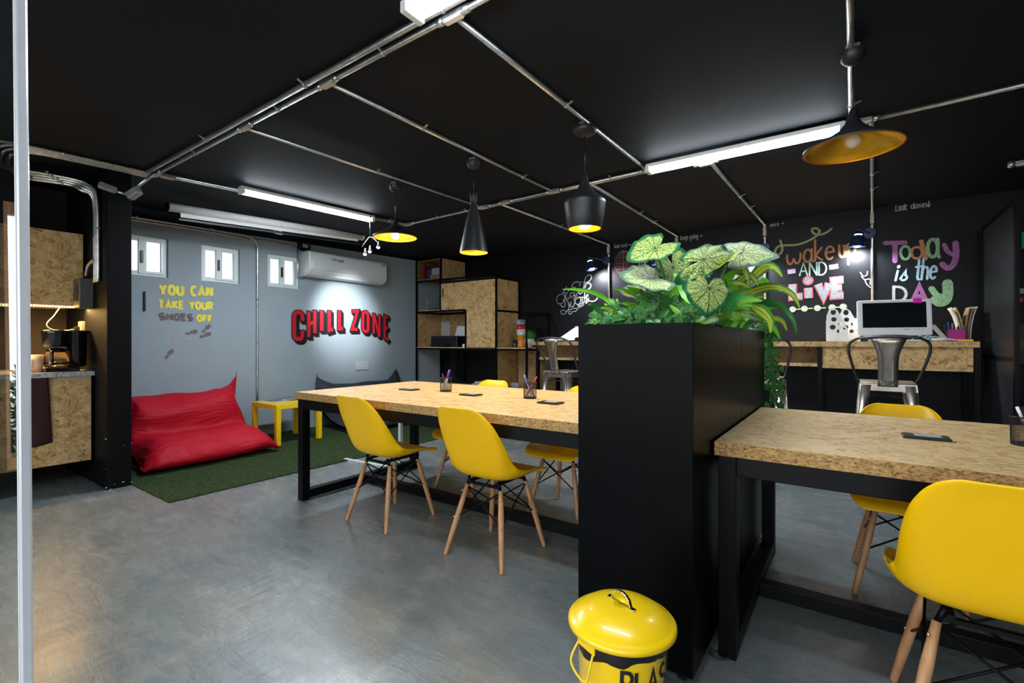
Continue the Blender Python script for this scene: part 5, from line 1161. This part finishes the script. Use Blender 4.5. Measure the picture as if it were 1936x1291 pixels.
pen('red pen in the farther mesh cup', c1 + Vector((-.02, -.01, .01)), c1 + Vector((.012, .018, .150)), REDP, CLR); pen('thick blue pen in the farther mesh cup', c1 + Vector((.01, -.02, .01)), c1 + Vector((.018, .02, .158)), BLUEP, CLR, .0055); pen('thin blue pen standing left in the farther mesh cup', c1 + Vector((0, .02, .01)), c1 + Vector((-.022, -.016, .130)), BLUEP, CLR)
c2 = onz(1002, 753, .785); pen_cup('black wire mesh pen cup on the left table, nearer the planter', c2)
rv_ = rtv
pen('red pen leaning right in the nearer mesh cup', c2 - rv_ * .026 + Vector((0, 0, .012)), c2 + rv_ * .045 + Vector((0, 0, .140)), REDP, REDP); pen('blue pen leaning left in the nearer mesh cup', c2 + rv_ * .028 + Vector((0, 0, .012)), c2 - rv_ * .030 + Vector((0, 0, .138)), BLUEP, BLUEP); pen('clear pen behind the blue one in the nearer mesh cup', c2 + rv_ * .01 + Vector((0, 0, .012)), c2 - rv_ * .036 + fwv * .01 + Vector((0, 0, .150)), CLR, CLR)
c3 = onz(1942, 842, .785); pen_cup('black wire mesh pen cup on the right table at the photo edge', c3)
pen('blue and white pen in the mesh cup at the right edge', c3 + rv_ * .02 + Vector((0, 0, .012)), c3 - rv_ * .036 + Vector((0, 0, .135)), WPLAS, BLUEP); pen('red pen in the mesh cup at the right edge', c3 - rv_ * .01 + Vector((0, 0, .012)), c3 + rv_ * .03 + Vector((0, 0, .145)), REDP, REDP)
tag(MB().bar(onz(1803, 835, .7865), onz(1808, 836, .7865), .008, .002).build('pencil_stub', STEEL), 'tiny dark chip on the right table beside the desk outlet', 'chip')

# ------------------------------------------------------------ kitchen niche
KX = -5.0
kc = thing('base_cabinet', 'strand board base cabinet with marble top in the kitchen niche', 'cabinet', (-5.4, .8, .19))
MB().box(XL + .035, KX - .02, .36, 1.172, .195, .872).build('carcass', PALE, kc)
for ya, yb in ((.36, .765), (.769, 1.168)): MB().box(KX - .018, KX, ya, yb, .197, .845).build('door', OX, kc, bevel=.001)
m, nt, b = newmat('grey_marble'); f = noisen(nt, coords(nt), 9, 8, .6, 1.6); nt.links.new(ramp(nt, [(.35, (.62, .64, .66)), (.48, (.50, .52, .55)), (.52, (.20, .22, .25)), (.56, (.58, .60, .62))], f), b.inputs['Base Color']); b.inputs['Roughness'].default_value = .2
MB().box(XL + .035, KX + .015, .355, 1.188, .874, .912).build('worktop', m, kc, bevel=.003)
uc = thing('wall_cabinet', 'strand board wall cabinet above the coffee maker', 'cabinet', (-5.5, .8, 1.44)); UX = -5.21
MB().box(XL + .035, UX - .02, .36, 1.165, 1.442, 2.04).build('carcass', PALE, uc); 
for ya, yb in ((.36, .60), (.604, 1.165)): MB().box(UX - .018, UX, ya, yb, 1.442, 2.04).build('door', OX, uc, bevel=.001)
ls = thing('led_strip', 'warm glowing strip of lights under the wall cabinet', 'light', (UX, .8, 1.435)); MB().box(UX - .02, UX - .006, .38, 1.17, 1.434, 1.441).build('strip', WPLAS, ls)
for i in range(44): MB().box(UX - .019, UX - .005, .39 + i * .0178, .398 + i * .0178, 1.427, 1.434).build('diode', emis('warm_diode', (1.0, .58, .14), 55), ls)
alight('strip_light_glow', (UX - .015, .80, 1.42), (0, 0, 0), .03, 13, (1, .60, .22), .75)
tw = thing('towel', 'dark maroon towel hanging over the base cabinet door', 'towel', (KX, .9, .6)); v = []
a_, b_ = onx(20, 716, KX), onx(91, 712, KX); c_, d_ = onx(99, 836, KX), onx(20, 856, KX)
for i in range(13):
    for j in range(13):
        f, g = i / 12, j / 12; top_ = a_.lerp(b_, g); bt = d_.lerp(c_, g); q = top_.lerp(bt, f); v.append((KX + .012 + .006 * math.sin(g * 9 + f * 2) * f, max(q.y, .5), q.z))
MB().add(v, [(i * 13 + j, i * 13 + j + 1, i * 13 + j + 14, i * 13 + j + 13) for i in range(12) for j in range(12)], 0, True).build('cloth', plain('maroon_cloth', (.045, .012, .014), .85, bmp=.2, scale=200), tw, solid=.003)
# coffee maker
cm = thing('coffee_maker', 'black drip coffee maker with glass jug on the marble top', 'coffee maker', (-5.2, 1.05, .912))
cy, cx = 1.075, -5.16; GB = plain('gloss_black_plastic', (.006, .006, .008), .18, coat=.5)
cb = Vector((-5.13, .985, .913))
MB().box(cb.x - .09, cb.x + .09, cb.y - .085, cb.y + .125, .914, .945).build('base', GB, cm, bevel=.008)
MB().lathe([(.0005, .10), (.055, .10), (.078, .12), (.088, .30), (.094, .318), (.0005, .318)], cb + Vector((0, -.0, -.0)), 32).build('filter_housing', GB, cm) if 0 else None
MB().lathe([(.0005, .195), (.068, .195), (.080, .215), (.088, .30), (.096, .318), (.090, .326), (.0005, .326)], cb, 36).build('filter_basket', GB, cm)
MB().lathe([(.050, .033), (.062, .05), (.066, .30), (.084, .318), (.084, .326), (.0005, .326)], cb + Vector((-.02, .125, 0)), 32).build('water_tank', GB, cm)
MB().lathe([(.0005, .036), (.070, .036), (.078, .06), (.074, .11), (.058, .155), (.052, .168)], cb, 36).build('glass_jug', plain('jug_glass', (.55, .40, .20), .05, trans=.75, var=.1), cm)
MB().lathe([(.080, .062), (.081, .066), (.079, .075), (.078, .062)], cb, 36).build('jug_band', GB, cm); MB().lathe([(.055, .150), (.060, .165), (.058, .18), (.0005, .19)], cb, 32).build('jug_lid', GB, cm)
MB().tube(smooth_path([cb + Vector((.055, -.03, .165)), cb + Vector((.11, -.045, .155)), cb + Vector((.112, -.045, .08)), cb + Vector((.078, -.03, .058))]), .011, 10).build('jug_handle', GB, cm)
for i, (u, hh, r, lb) in enumerate([(69, .135, .044, 'tall frosted plastic cup beside the coffee maker'), (59, .10, .038, 'short frosted plastic cup at the glass door edge'), (80, .10, .036, 'frosted plastic cup partly behind the coffee jug')]):
    p = onx(u, 700, -5.12 if i != 2 else -5.28); t = thing('plastic_cup', lb, 'cup', (p.x, p.y, .913)); MB().lathe([(.0005, 0), (r * .75, 0), (r, hh), (r - .003, hh), (r * .7, .004)], (p.x, p.y, .913), 28).build('wall', plain('frosted_plastic', (.80, .66, .50), .4, trans=.35, var=0), t)
t = thing('power_socket', 'socket with plug and cable above the coffee maker', 'socket', (-5.3, 1.18, 1.25)); MB().box(-5.36, -5.26, 1.165, 1.19, 1.20, 1.32).build('plate', plain('socket_ivory', (.30, .25, .18), .5), t, bevel=.003); MB().box(-5.345, -5.30, 1.13, 1.165, 1.235, 1.275).build('plug', BPLAS, t, bevel=.004)
MB().tube(smooth_path([(-5.32, 1.14, 1.255), (-5.3, 1.06, 1.24), (-5.26, .98, 1.25), (-5.24, .95, 1.29), (-5.28, 1.0, 1.36), (-5.25, 1.03, 1.43)]), .0035, 6).build('lead', plain('ivory_cable', (.6, .5, .35), .5), t)
MB().tube(smooth_path([(-5.33, 1.14, 1.25), (-5.32, 1.08, 1.24), (-5.30, 1.06, 1.20), (-5.2, 1.10, 1.0)]), .0035, 6).build('lead', BPLAS, t)

# ------------------------------------------------------------ plants in the planter
def leaf_uv(me, uvs):
    ul = me.uv_layers.new(name='UVMap')
    for lp in me.loops: ul.data[lp.index].uv = uvs[lp.vertex_index]
def interp(tab, x):
    for (a, b), (c, d) in zip(tab, tab[1:]):
        if a <= x <= c: return b + (d - b) * (x - a) / (c - a)
    return tab[-1][1]
# variegated leaf: u = direction round the leaf stalk, v = 0 at the stalk to 1 at the edge
def calad_mat(name, pale, green, dark):
    m, nt, b = newmat(name); L = nt.links
    uv = coords(nt, 'UV'); sp_ = nt.nodes.new('ShaderNodeSeparateXYZ'); L.new(uv, sp_.inputs[0])
    ob = coords(nt, 'Generated')
    vo = N(nt, 'ShaderNodeTexVoronoi', feature='DISTANCE_TO_EDGE'); vo.inputs['Scale'].default_value = 17; L.new(mapping(nt, ob, (1, 1, 1)), vo.inputs['Vector'])
    net = ramp(nt, [(.03, (0, 0, 0)), (.10, (1, 1, 1))], vo.outputs['Distance'])
    base = N(nt, 'ShaderNodeMixRGB'); L.new(net, base.inputs[0]); base.inputs[1].default_value = (*green, 1); base.inputs[2].default_value = (*pale, 1)
    nz = noisen(nt, ob, 30, 3)
    ed = N(nt, 'ShaderNodeMath', operation='MULTIPLY_ADD'); L.new(nz, ed.inputs[0]); ed.inputs[1].default_value = .22; L.new(sp_.outputs[1], ed.inputs[2])
    edge = ramp(nt, [(.92, (0, 0, 0)), (.99, (1, 1, 1))], ed.outputs[0])
    m1 = N(nt, 'ShaderNodeMixRGB'); L.new(edge, m1.inputs[0]); L.new(base.outputs[0], m1.inputs[1]); m1.inputs[2].default_value = (*green, 1)
    # radiating main veins
    mu = N(nt, 'ShaderNodeMath', operation='MULTIPLY'); mu.inputs[1].default_value = 14; L.new(sp_.outputs[0], mu.inputs[0])
    fr = N(nt, 'ShaderNodeMath', operation='PINGPONG'); fr.inputs[1].default_value = .5; L.new(mu.outputs[0], fr.inputs[0])
    wv = N(nt, 'ShaderNodeMath', operation='MULTIPLY'); L.new(fr.outputs[0], wv.inputs[0]); L.new(sp_.outputs[1], wv.inputs[1])
    vein = ramp(nt, [(.016, (1, 1, 1)), (.035, (0, 0, 0))], wv.outputs[0])
    m2 = N(nt, 'ShaderNodeMixRGB'); L.new(vein, m2.inputs[0]); L.new(m1.outputs[0], m2.inputs[1]); m2.inputs[2].default_value = (*dark, 1)
    L.new(m2.outputs[0], b.inputs['Base Color']); b.inputs['Roughness'].default_value = .55; b.inputs['Specular IOR Level'].default_value = .06; bump(nt, b, vein, .3, .003)
    return m
CAL = calad_mat('variegated_leaf', (.56, .66, .18), (.022, .15, .055), (.008, .07, .03))
CALY = calad_mat('yellow_variegated_leaf', (.55, .56, .04), (.03, .10, .015), (.02, .06, .015))
def strap_mat(name, mid, stripe, edge):
    m, nt, b = newmat(name); uv = coords(nt, 'UV'); sp_ = nt.nodes.new('ShaderNodeSeparateXYZ'); nt.links.new(uv, sp_.inputs[0])
    f = N(nt, 'ShaderNodeMath', operation='ABSOLUTE'); s_ = N(nt, 'ShaderNodeMath', operation='MULTIPLY_ADD'); s_.inputs[1].default_value = 2; s_.inputs[2].default_value = -1; nt.links.new(sp_.outputs[0], s_.inputs[0]); nt.links.new(s_.outputs[0], f.inputs[0])
    nz = noisen(nt, mapping(nt, uv, (14, 1, 1)), 1.5, 3); ad = N(nt, 'ShaderNodeMath', operation='MULTIPLY_ADD'); ad.inputs[1].default_value = .25; nt.links.new(nz, ad.inputs[0]); nt.links.new(f.outputs[0], ad.inputs[2])
    nt.links.new(ramp(nt, [(.13, mid), (.20, stripe), (.55, stripe), (.72, edge)], ad.outputs[0]), b.inputs['Base Color']); b.inputs['Roughness'].default_value = .35; return m
STR = strap_mat('striped_strap_leaf', (.03, .09, .01), (.55, .62, .06), (.07, .30, .035))
SOL = strap_mat('bright_strap_leaf', (.08, .34, .02), (.22, .62, .04), (.16, .52, .035))
DKG = strap_mat('deep_strap_leaf', (.02, .14, .03), (.04, .26, .06), (.03, .20, .045))
m, nt, b = newmat('ivy_leaf'); f = noisen(nt, coords(nt, 'Generated'), 7, 4, .6, .8)
vo = N(nt, 'ShaderNodeTexVoronoi', feature='DISTANCE_TO_EDGE'); vo.inputs['Scale'].default_value = 5; nt.links.new(coords(nt, 'Generated'), vo.inputs['Vector'])
mx = N(nt, 'ShaderNodeMixRGB'); nt.links.new(ramp(nt, [(.0, (1, 1, 1)), (.04, (0, 0, 0))], vo.outputs['Distance']), mx.inputs[0]); nt.links.new(ramp(nt, [(.3, (.012, .065, .014)), (.55, (.035, .19, .03)), (.75, (.12, .30, .05))], f), mx.inputs[1]); mx.inputs[2].default_value = (.16, .32, .12, 1)
nt.links.new(mx.outputs[0], b.inputs['Base Color']); b.inputs['Roughness'].default_value = .36; b.inputs['Specular IOR Level'].default_value = .35; IVY = m
STEM = plain('leaf_stalk', (.06, .30, .06), .45); STEMB = plain('brown_stalk', (.36, .20, .08), .6)

HEART = [(0, 1.0), (8, .90), (20, .76), (38, .64), (60, .58), (85, .56), (110, .57), (132, .62), (150, .66), (160, .56), (170, .32), (180, .10)]
def heart_leaf(name, parent, A, T, S, mat=None, droop=.10, wave=.02, label=None):
    """A: where the stalk meets the blade, T: tip, S: middle of one long side"""
    A, T, S = Vector(A), Vector(T), Vector(S); ex = T - A; ey = (S - A) - ex * .12; ey = ey / .56
    nz_ = ex.cross(ey).normalized(); rings, seg = 7, 40; vs_ = [A]; uvs = [(0, 0)]
    off = parent_loc(parent)
    for i in range(1, rings + 1):
        f = i / rings
        for k in range(seg):
            a = -180 + 360 * k / seg; r = interp(HEART, abs(a)) * f; x, y = r * math.cos(R(a)), r * math.sin(R(a))
            zz = -droop * ex.length * (x * x * .8 + y * y * 1.3) + wave * ex.length * math.sin(a * .13 * 1.0 + f * 3) * f * f
            vs_.append(A + ex * x + ey * y + nz_ * zz); uvs.append(((a + 180) / 360, f))
    fs = [(0, 1 + k, 1 + (k + 1) % seg) for k in range(seg)]
    for i in range(rings - 1): fs += [(1 + i * seg + k, 1 + (i + 1) * seg + k, 1 + (i + 1) * seg + (k + 1) % seg, 1 + i * seg + (k + 1) % seg) for k in range(seg)]
    me = bpy.data.meshes.new(name); me.from_pydata([tuple(v - off) for v in vs_], [], fs); leaf_uv(me, uvs)
    for p in me.polygons: p.use_smooth = True
    me.materials.append(mat or CAL); o = bpy.data.objects.new(name, me); COL.objects.link(o); o.parent = parent
    if label: o['label'] = label
    return o
def strap_leaf(name, parent, pts, wd, mat, fold=.25, up=None, roll=0):
    """blade along a curve; wd full width; folded along its midrib"""
    P = smooth_path(pts, 5); n = len(P); off = parent_loc(parent); vs_ = []; uvs = []; c = 4
    toeye = (Vector((0, 0, EYE + .25)) - P[n // 2]).normalized() if up is None else Vector(up)
    for i, p in enumerate(P):
        f = i / (n - 1); t = (P[min(i + 1, n - 1)] - P[max(i - 1, 0)]).normalized(); sd = t.cross(toeye)
        sd = sd.normalized() if sd.length > .1 else Vector((1, 0, 0)); nr = sd.cross(t).normalized()
        w_ = wd / 2 * (min(1, .35 + f * 2.2)) * max(.02, (1 - max(0, f - .35) / .65) ** .7 if f > .35 else 1)
        for j in range(-c // 2, c // 2 + 1):
            g = j / (c / 2); vs_.append(p + sd * (w_ * g) + nr * (w_ * abs(g) * fold)); uvs.append(((g + 1) / 2, f))
    fs = [(i * (c + 1) + j, i * (c + 1) + j + 1, (i + 1) * (c + 1) + j + 1, (i + 1) * (c + 1) + j) for i in range(n - 1) for j in range(c)]
    me = bpy.data.meshes.new(name); me.from_pydata([tuple(v - off) for v in vs_], [], fs); leaf_uv(me, uvs)
    for p in me.polygons: p.use_smooth = True
    me.materials.append(mat); o = bpy.data.objects.new(name, me); COL.objects.link(o); o.parent = parent; return o
IVYS = [(0, 1.0), (22, .62), (38, .58), (62, .82), (85, .46), (105, .50), (130, .62), (155, .40), (180, .12)]
def ivy_mesh(k):
    rnd = random.Random(k); vs_ = [(0, 0, 0)]; seg = 32
    for i in (1, 2, 3):
        f = i / 3
        for q in range(seg):
            a = -180 + 360 * q / seg; r = interp(IVYS, abs(a)) * f; x, y = r * math.cos(R(a)), r * math.sin(R(a)); vs_.append((x, y, -.25 * x * x * (1 if x > 0 else .3) - .28 * y * y + .05 * math.sin(a * .11 + k) * f))
    fs = [(0, 1 + q, 1 + (q + 1) % seg) for q in range(seg)]
    for i in range(2): fs += [(1 + i * seg + q, 1 + (i + 1) * seg + q, 1 + (i + 1) * seg + (q + 1) % seg, 1 + i * seg + (q + 1) % seg) for q in range(seg)]
    me = bpy.data.meshes.new('leaf'); me.from_pydata(vs_, [], fs); me.materials.append(IVY)
    for p in me.polygons: p.use_smooth = True
    return me
IVM = [ivy_mesh(k) for k in range(4)]
rnd = random.Random(11)
def ivy_leaf(parent, pos, size, tipdir, normal, k):
    ex = Vector(tipdir).normalized(); nz_ = Vector(normal); nz_ = (nz_ - ex * nz_.dot(ex)).normalized(); ey = nz_.cross(ex)
    o = bpy.data.objects.new('leaf', IVM[k % 4]); COL.objects.link(o); o.parent = parent
    o.matrix_local = Matrix.Translation(Vector(pos) - parent_loc(parent)) @ Matrix((ex, ey, nz_)).transposed().to_4x4() @ Matrix.Scale(size, 4); return o
PTOP = 1.212
# large variegated leaves on their stalks
cal = thing('caladium', 'large variegated yellow-green heart-shaped leaves on tall stalks in the planter', 'plant', (-.62, 2.0, 1.15))
LV = [((1239, 469, 1.95), (1184, 502, 1.80), (1203, 458, 2.02), 'CAL'), ((1229, 527, 1.85), (1168, 531, 1.72), (1201, 505, 2.02), 'CAL'), ((1272, 505, 2.10), (1292, 565, 1.98), (1240, 524, 2.0), 'CAL'),
      ((1207, 556, 2.0), (1167, 557, 1.85), (1190, 541, 2.12), 'CALY'), ((1330, 491, 1.80), (1398, 474, 2.02), (1345, 457, 1.95), 'CAL'), ((1398, 478, 2.15), (1476, 481, 2.05), (1414, 455, 2.3), 'CAL'),
      ((1341, 544, 1.70), (1341, 598, 1.58), (1384, 556, 1.78), 'CAL'), ((1378, 489, 1.95), (1343, 520, 1.80), (1352, 498, 2.05), 'CALY')]
heart_tilts = []
for i, (A, T, S, k) in enumerate(LV):
    A3, T3, S3 = at(*A), at(*T), at(*S); heart_leaf('leaf', cal, A3, T3, S3, CAL if k == 'CAL' else CALY, label=None)
    base = Vector((-.62 + (A3.x + .62) * .35, max(1.75, min(2.9, A3.y + .15)), 1.15)); mid = (A3 + base) / 2 + Vector((.0, .03, .05))
    MB().tube(smooth_path([base, mid, A3 + Vector((0, 0, -.004))], 6), [.006] * 13 if 0 else .0052, 8).build('stalk', STEMB if i == 1 else STEM, cal)
# striped strap plants on the right
drc = thing('striped_leaf_plant', 'arching striped yellow-green strap leaves at the right end of the planter', 'plant', (-.6, 2.7, 1.15))
SL = [([(1407, 545, 2.4), (1440, 508, 2.5), (1462, 505, 2.5), (1480, 524, 2.45)], .062, 'STR'), ([(1385, 580, 2.2), (1425, 551, 2.3), (1465, 543, 2.35), (1497, 556, 2.3), (1513, 584, 2.25)], .050, 'STR'),
      ([(1405, 590, 2.2), (1440, 574, 2.35), (1475, 577, 2.4), (1498, 603, 2.4), (1507, 634, 2.35)], .040, 'DKG'), ([(1420, 578, 2.15), (1440, 590, 2.1), (1455, 607, 2.05), (1457, 630, 2.0)], .062, 'STR'),
      ([(1450, 600, 2.5), (1470, 603, 2.5), (1481, 610, 2.5), (1488, 626, 2.5)], .035, 'STR'), ([(1450, 612, 2.6), (1464, 622, 2.6), (1475, 641, 2.6)], .030, 'SOL'), ([(1358, 548, 1.95), (1378, 524, 2.0), (1396, 503, 2.05)], .044, 'SOL'),
      ([(1385, 560, 2.1), (1400, 530, 2.2), (1420, 522, 2.2), (1434, 540, 2.2)], .05, 'STR'), ([(1378, 530, 2.1), (1398, 512, 2.2), (1410, 516, 2.2), (1416, 545, 2.2)], .05, 'STR'), ([(1345, 560, 2.0), (1375, 540, 2.1), (1400, 536, 2.1), (1424, 549, 2.1)], .038, 'STR'),
      ([(1433, 535, 2.6), (1448, 530, 2.6), (1454, 541, 2.6)], .030, 'SOL'), ([(1370, 575, 1.9), (1395, 555, 2.0), (1425, 545, 2.1)], .040, 'SOL'), ([(1380, 585, 1.9), (1405, 574, 2.0), (1426, 569, 2.1)], .036, 'SOL'), ([(1445, 590, 2.5), (1460, 580, 2.5), (1475, 581, 2.5)], .028, 'SOL'), ([(1376, 560, 2.0), (1390, 542, 2.1), (1401, 532, 2.1)], .045, 'SOL')]
MM = dict(STR=STR, SOL=SOL, DKG=DKG)
for pts, wd, k in SL: strap_leaf('leaf', drc, [at(*p) for p in pts], wd, MM[k])
for i in range(46):
    u = rnd.uniform(1330, 1440); d = rnd.uniform(1.75, 2.75); b0 = at(u, 612, d)
    if not (px0 + .05 < b0.x < px1 - .02 and py0 + .1 < b0.y < py1 - .03): b0 = Vector((rnd.uniform(px0 + .08, px1 - .05), rnd.uniform(2.0, 3.05), 1.17))
    b0.z = 1.17; a = rnd.uniform(0, 2 * PI); ln = rnd.uniform(.12, .30); dr_ = Vector((math.cos(a), math.sin(a), 0)); t_ = b0 + dr_ * ln * .7 + Vector((0, 0, ln * rnd.uniform(.35, .95)))
    strap_leaf('leaf', drc, [b0, b0.lerp(t_, .5) + Vector((0, 0, ln * .25)), t_], rnd.uniform(.026, .045), [SOL, STR, SOL, DKG][i % 4])
# plain strap plant on the left front
stp = thing('strap_leaf_plant', 'plain green strap leaves arching over the left front corner of the planter', 'plant', (-.7, 1.8, 1.15))
for pts, wd, k in [([(1159, 582, 1.95), (1142, 563, 1.95), (1115, 551, 1.92), (1085, 547, 1.9), (1062, 547, 1.88)], .020, 'SOL'), ([(1145, 600, 1.85), (1130, 583, 1.83), (1119, 575, 1.8), (1111, 577, 1.78)], .026, 'DKG'), ([(1203, 558, 1.95), (1182, 551, 1.93), (1160, 544, 1.9)], .026, 'SOL'),
                   ([(1213, 556, 1.97), (1200, 549, 1.95), (1185, 543, 1.93)], .028, 'SOL'), ([(1310, 575, 1.75), (1292, 545, 1.8), (1274, 516, 1.82)], .045, 'SOL'), ([(1268, 575, 1.9), (1278, 550, 1.95), (1285, 543, 1.97)], .035, 'SOL'), ([(1250, 565, 1.9), (1258, 550, 1.95), (1264, 543, 1.95)], .035, 'SOL'),
                   ([(1165, 590, 1.9), (1157, 575, 1.9), (1152, 563, 1.9)], .022, 'SOL'), ([(1160, 590, 1.9), (1166, 573, 1.9), (1166, 564, 1.9)], .022, 'STR'), ([(1290, 600, 1.8), (1300, 570, 1.85), (1318, 560, 1.85)], .035, 'SOL'), ([(1165, 592, 1.86), (1148, 583, 1.84), (1134, 582, 1.8)], .030, 'STR')]:
    strap_leaf('leaf', stp, [at(*p) for p in pts], wd, MM[k])
for i in range(26):
    b0 = Vector((rnd.uniform(px0 + .04, px1 - .05), rnd.uniform(1.72, 2.3), 1.17)); a = rnd.uniform(0, 2 * PI); ln = rnd.uniform(.09, .19); dr_ = Vector((math.cos(a), math.sin(a), 0)); t_ = b0 + dr_ * ln * .45 + Vector((0, 0, ln * rnd.uniform(.5, .9)))
    strap_leaf('leaf', stp, [b0, b0.lerp(t_, .5) + Vector((0, 0, ln * .12)), t_], rnd.uniform(.020, .036), [SOL, DKG][i % 2])
# ferns
frn = thing('fern', 'small bright fern fronds along the right edge of the planter top', 'plant', (-.5, 2.0, 1.15))
for P in [[(1420, 602, 2.2), (1385, 594, 1.95), (1350, 598, 1.75), (1322, 609, 1.66)], [(1430, 606, 2.4), (1400, 592, 2.15), (1370, 588, 2.0), (1345, 592, 1.85)], [(1412, 608, 2.2), (1395, 603, 2.0), (1370, 605, 1.85), (1350, 610, 1.74)], [(1340, 605, 1.75), (1370, 590, 1.9), (1400, 583, 2.0), (1425, 592, 2.1)], [(1360, 600, 1.8), (1390, 588, 1.9), (1425, 598, 2.0), (1445, 612, 2.1)]]:
    q = smooth_path([at(*p) for p in P], 8); mb = MB(); mb.tube(q, .0018, 5)
    for i in range(2, len(q) - 1):
        t_ = (q[i + 1] - q[i - 1]).normalized(); up = (Vector((0, 0, EYE)) - q[i]).normalized() + Vector((0, 0, .8)); sd = t_.cross(up).normalized(); ln = .045 * (1 - i / len(q)) ** .6 + .008
        for s_ in (-1, 1):
            for hlf in (0, .5):
                c = q[i].lerp(q[min(i + 1, len(q) - 1)], hlf); tip = c + sd * s_ * ln + t_ * ln * .25 - Vector((0, 0, ln * .15)); mb.add([c - t_ * .003, c + t_ * .003, c.lerp(tip, .6) + t_ * .0045, tip, c.lerp(tip, .6) - t_ * .004], [(0, 1, 2, 3, 4)])
    mb.build('frond', plain('fern_green', (.18, .42, .03), .5, var=.25, scale=50), frn, fix=False)
# ivy over the front and a long trail at the far corner
ivy = thing('ivy', 'dark glossy ivy leaves spilling over the front edge of the planter', 'plant', (-.65, 1.7, 1.15))
toc = lambda p: (Vector((0, 0, EYE + .5)) - p).normalized()
hand = [(1178, 612, 1.74, .085, (.1, -.2, -1)), (1200, 622, 1.73, .06, (.1, -.1, -1)), (1150, 598, 1.82, .06, (-.8, -.2, -.3)), (1130, 592, 1.84, .06, (-.9, 0, -.1)), (1145, 612, 1.80, .05, (-.6, -.3, -.4)), (1215, 590, 1.78, .085, (.6, .1, .4)), (1190, 590, 1.80, .08, (-.6, .2, .3)), (1232, 600, 1.76, .07, (.4, -.3, -.3)),
        (1250, 585, 1.80, .07, (.7, .3, -.2)), (1270, 580, 1.82, .085, (-.5, .1, .5)), (1285, 590, 1.78, .075, (.8, .2, -.1)), (1262, 602, 1.72, .06, (.2, -.3, -.5)), (1215, 565, 1.88, .07, (-.2, .3, .8)), (1240, 560, 1.9, .07, (.3, .2, .8)), (1165, 580, 1.86, .055, (-.3, .1, .7)), (1290, 603, 1.68, .06, (-.4, -.2, -.4)), (1305, 590, 1.72, .06, (.4, 0, .5)), (1182, 602, 1.78, .07, (-.7, -.1, -.2)), (1205, 604, 1.76, .07, (.5, -.1, -.2)), (1222, 612, 1.735, .055, (.5, -.2, -.6))]
for i, (u, v, d, s_, td_) in enumerate(hand):
    p = at(u, v, d); ivy_leaf(ivy, p, s_ * .8, td_, toc(p) + Vector((rnd.uniform(-.4, .4), rnd.uniform(-.3, .3), rnd.uniform(-.1, .4))), i)
for i in range(90):
    p = Vector((rnd.uniform(px0 + .0, px1 - .02), rnd.uniform(1.62, 2.2) if i % 3 else rnd.uniform(1.62, 3.1), rnd.uniform(1.18, 1.25))); a = rnd.uniform(0, 2 * PI)
    ivy_leaf(ivy, p, rnd.uniform(.03, .06), (math.cos(a), math.sin(a), rnd.uniform(-.5, .6)), (rnd.uniform(-.5, .5), rnd.uniform(-.9, .2), 1), i)
for i in range(14):
    x = px0 + .03 + i * .026; y = 1.66 + .03 * math.sin(i * 2.1); MB().tube(smooth_path([Vector((x, y + .1, 1.16)), Vector((x + .02, y + .03, 1.225)), Vector((x + .04, y - .02, 1.235))]), .002, 5).build('stem', STEM, ivy)
tr = thing('hanging_ivy', 'long ivy trail hanging down behind the right side of the planter', 'plant', (-.40, 3.17, 1.2))
base = [at(1452, 618, 2.88), at(1458, 650, 2.9), at(1455, 690, 2.9), at(1462, 730, 2.9), at(1460, 768, 2.9)]
for k in range(6):
    q = smooth_path([Vector((px1 - .04, 3.05, 1.19)), Vector((px1 - .03, 3.13, 1.235))] + [b_ + Vector((rnd.uniform(-.03, .05), rnd.uniform(-.02, .03), 0)) for b_ in base[:rnd.choice((4, 5, 5))]], 7); MB().tube(q, .0022, 5).build('stem', STEM, tr)
    for i in range(1, len(q), 2):
        a = rnd.uniform(0, 2 * PI); p = q[i] + Vector((math.cos(a) * .02, math.sin(a) * .015, 0)); ivy_leaf(tr, p, rnd.uniform(.026, .048), (math.cos(a) * .8, math.sin(a) * .5, -.8), toc(p) + Vector((rnd.uniform(-.8, .8), rnd.uniform(-.3, .6), rnd.uniform(-.5, .3))), i + k)
# small yellow flower-like bud at the left front corner
fl = at(1121, 609, 1.85); tag(MB().sph(fl, .012, (1, 1, .8), 10).sph(fl + Vector((.008, 0, .004)), .009, (1, 1, 1), 8).build('yellow_bud', plain('bud_yellow', (.75, .38, .01), .5)), 'tiny yellow bud at the left front corner of the planter', 'flower')

# ------------------------------------------------------------ outside the shopfront: shrubs seen in and through the glass
def shrub(label, c, r, hh, n, seed):
    rr = random.Random(seed); t = thing('shrub', label, 'shrub', (c[0], c[1], -.02)); mb = MB()
    for i in range(n):
        a, b_, q = rr.uniform(0, 2 * PI), rr.uniform(0, 1), rr.uniform(.3, 1); p = Vector((c[0] + math.cos(a) * r * q, c[1] + math.sin(a) * r * q, .12 + b_ * hh)); s_ = rr.uniform(.03, .07); e1 = Vector((rr.uniform(-1, 1), rr.uniform(-1, 1), rr.uniform(-1, 1))).normalized(); e2 = e1.orthogonal().normalized()
        mb.add([p, p + e1 * s_ + e2 * s_ * .4, p + e1 * s_ * 2, p + e1 * s_ - e2 * s_ * .4], [(0, 1, 2, 3)])
    tag(mb.build('foliage', plain('shrub_green', (.08, .24, .04), .5, var=.6, scale=12), t, fix=False), kind='stuff'); MB().tube([(c[0], c[1], -.02), (c[0] + .03, c[1], .3), (c[0], c[1] + .03, .12 + hh * .7)], .015, 8).build('trunk', STEMB, t)
shrub('leafy green shrub in the yard just outside the timber window', (-5.75, -.55, 0), .28, .75, 900, 4)
shrub('taller shrub further out in the yard beyond the timber window', (-7.3, -1.3, 0), .5, 1.6, 1200, 9)
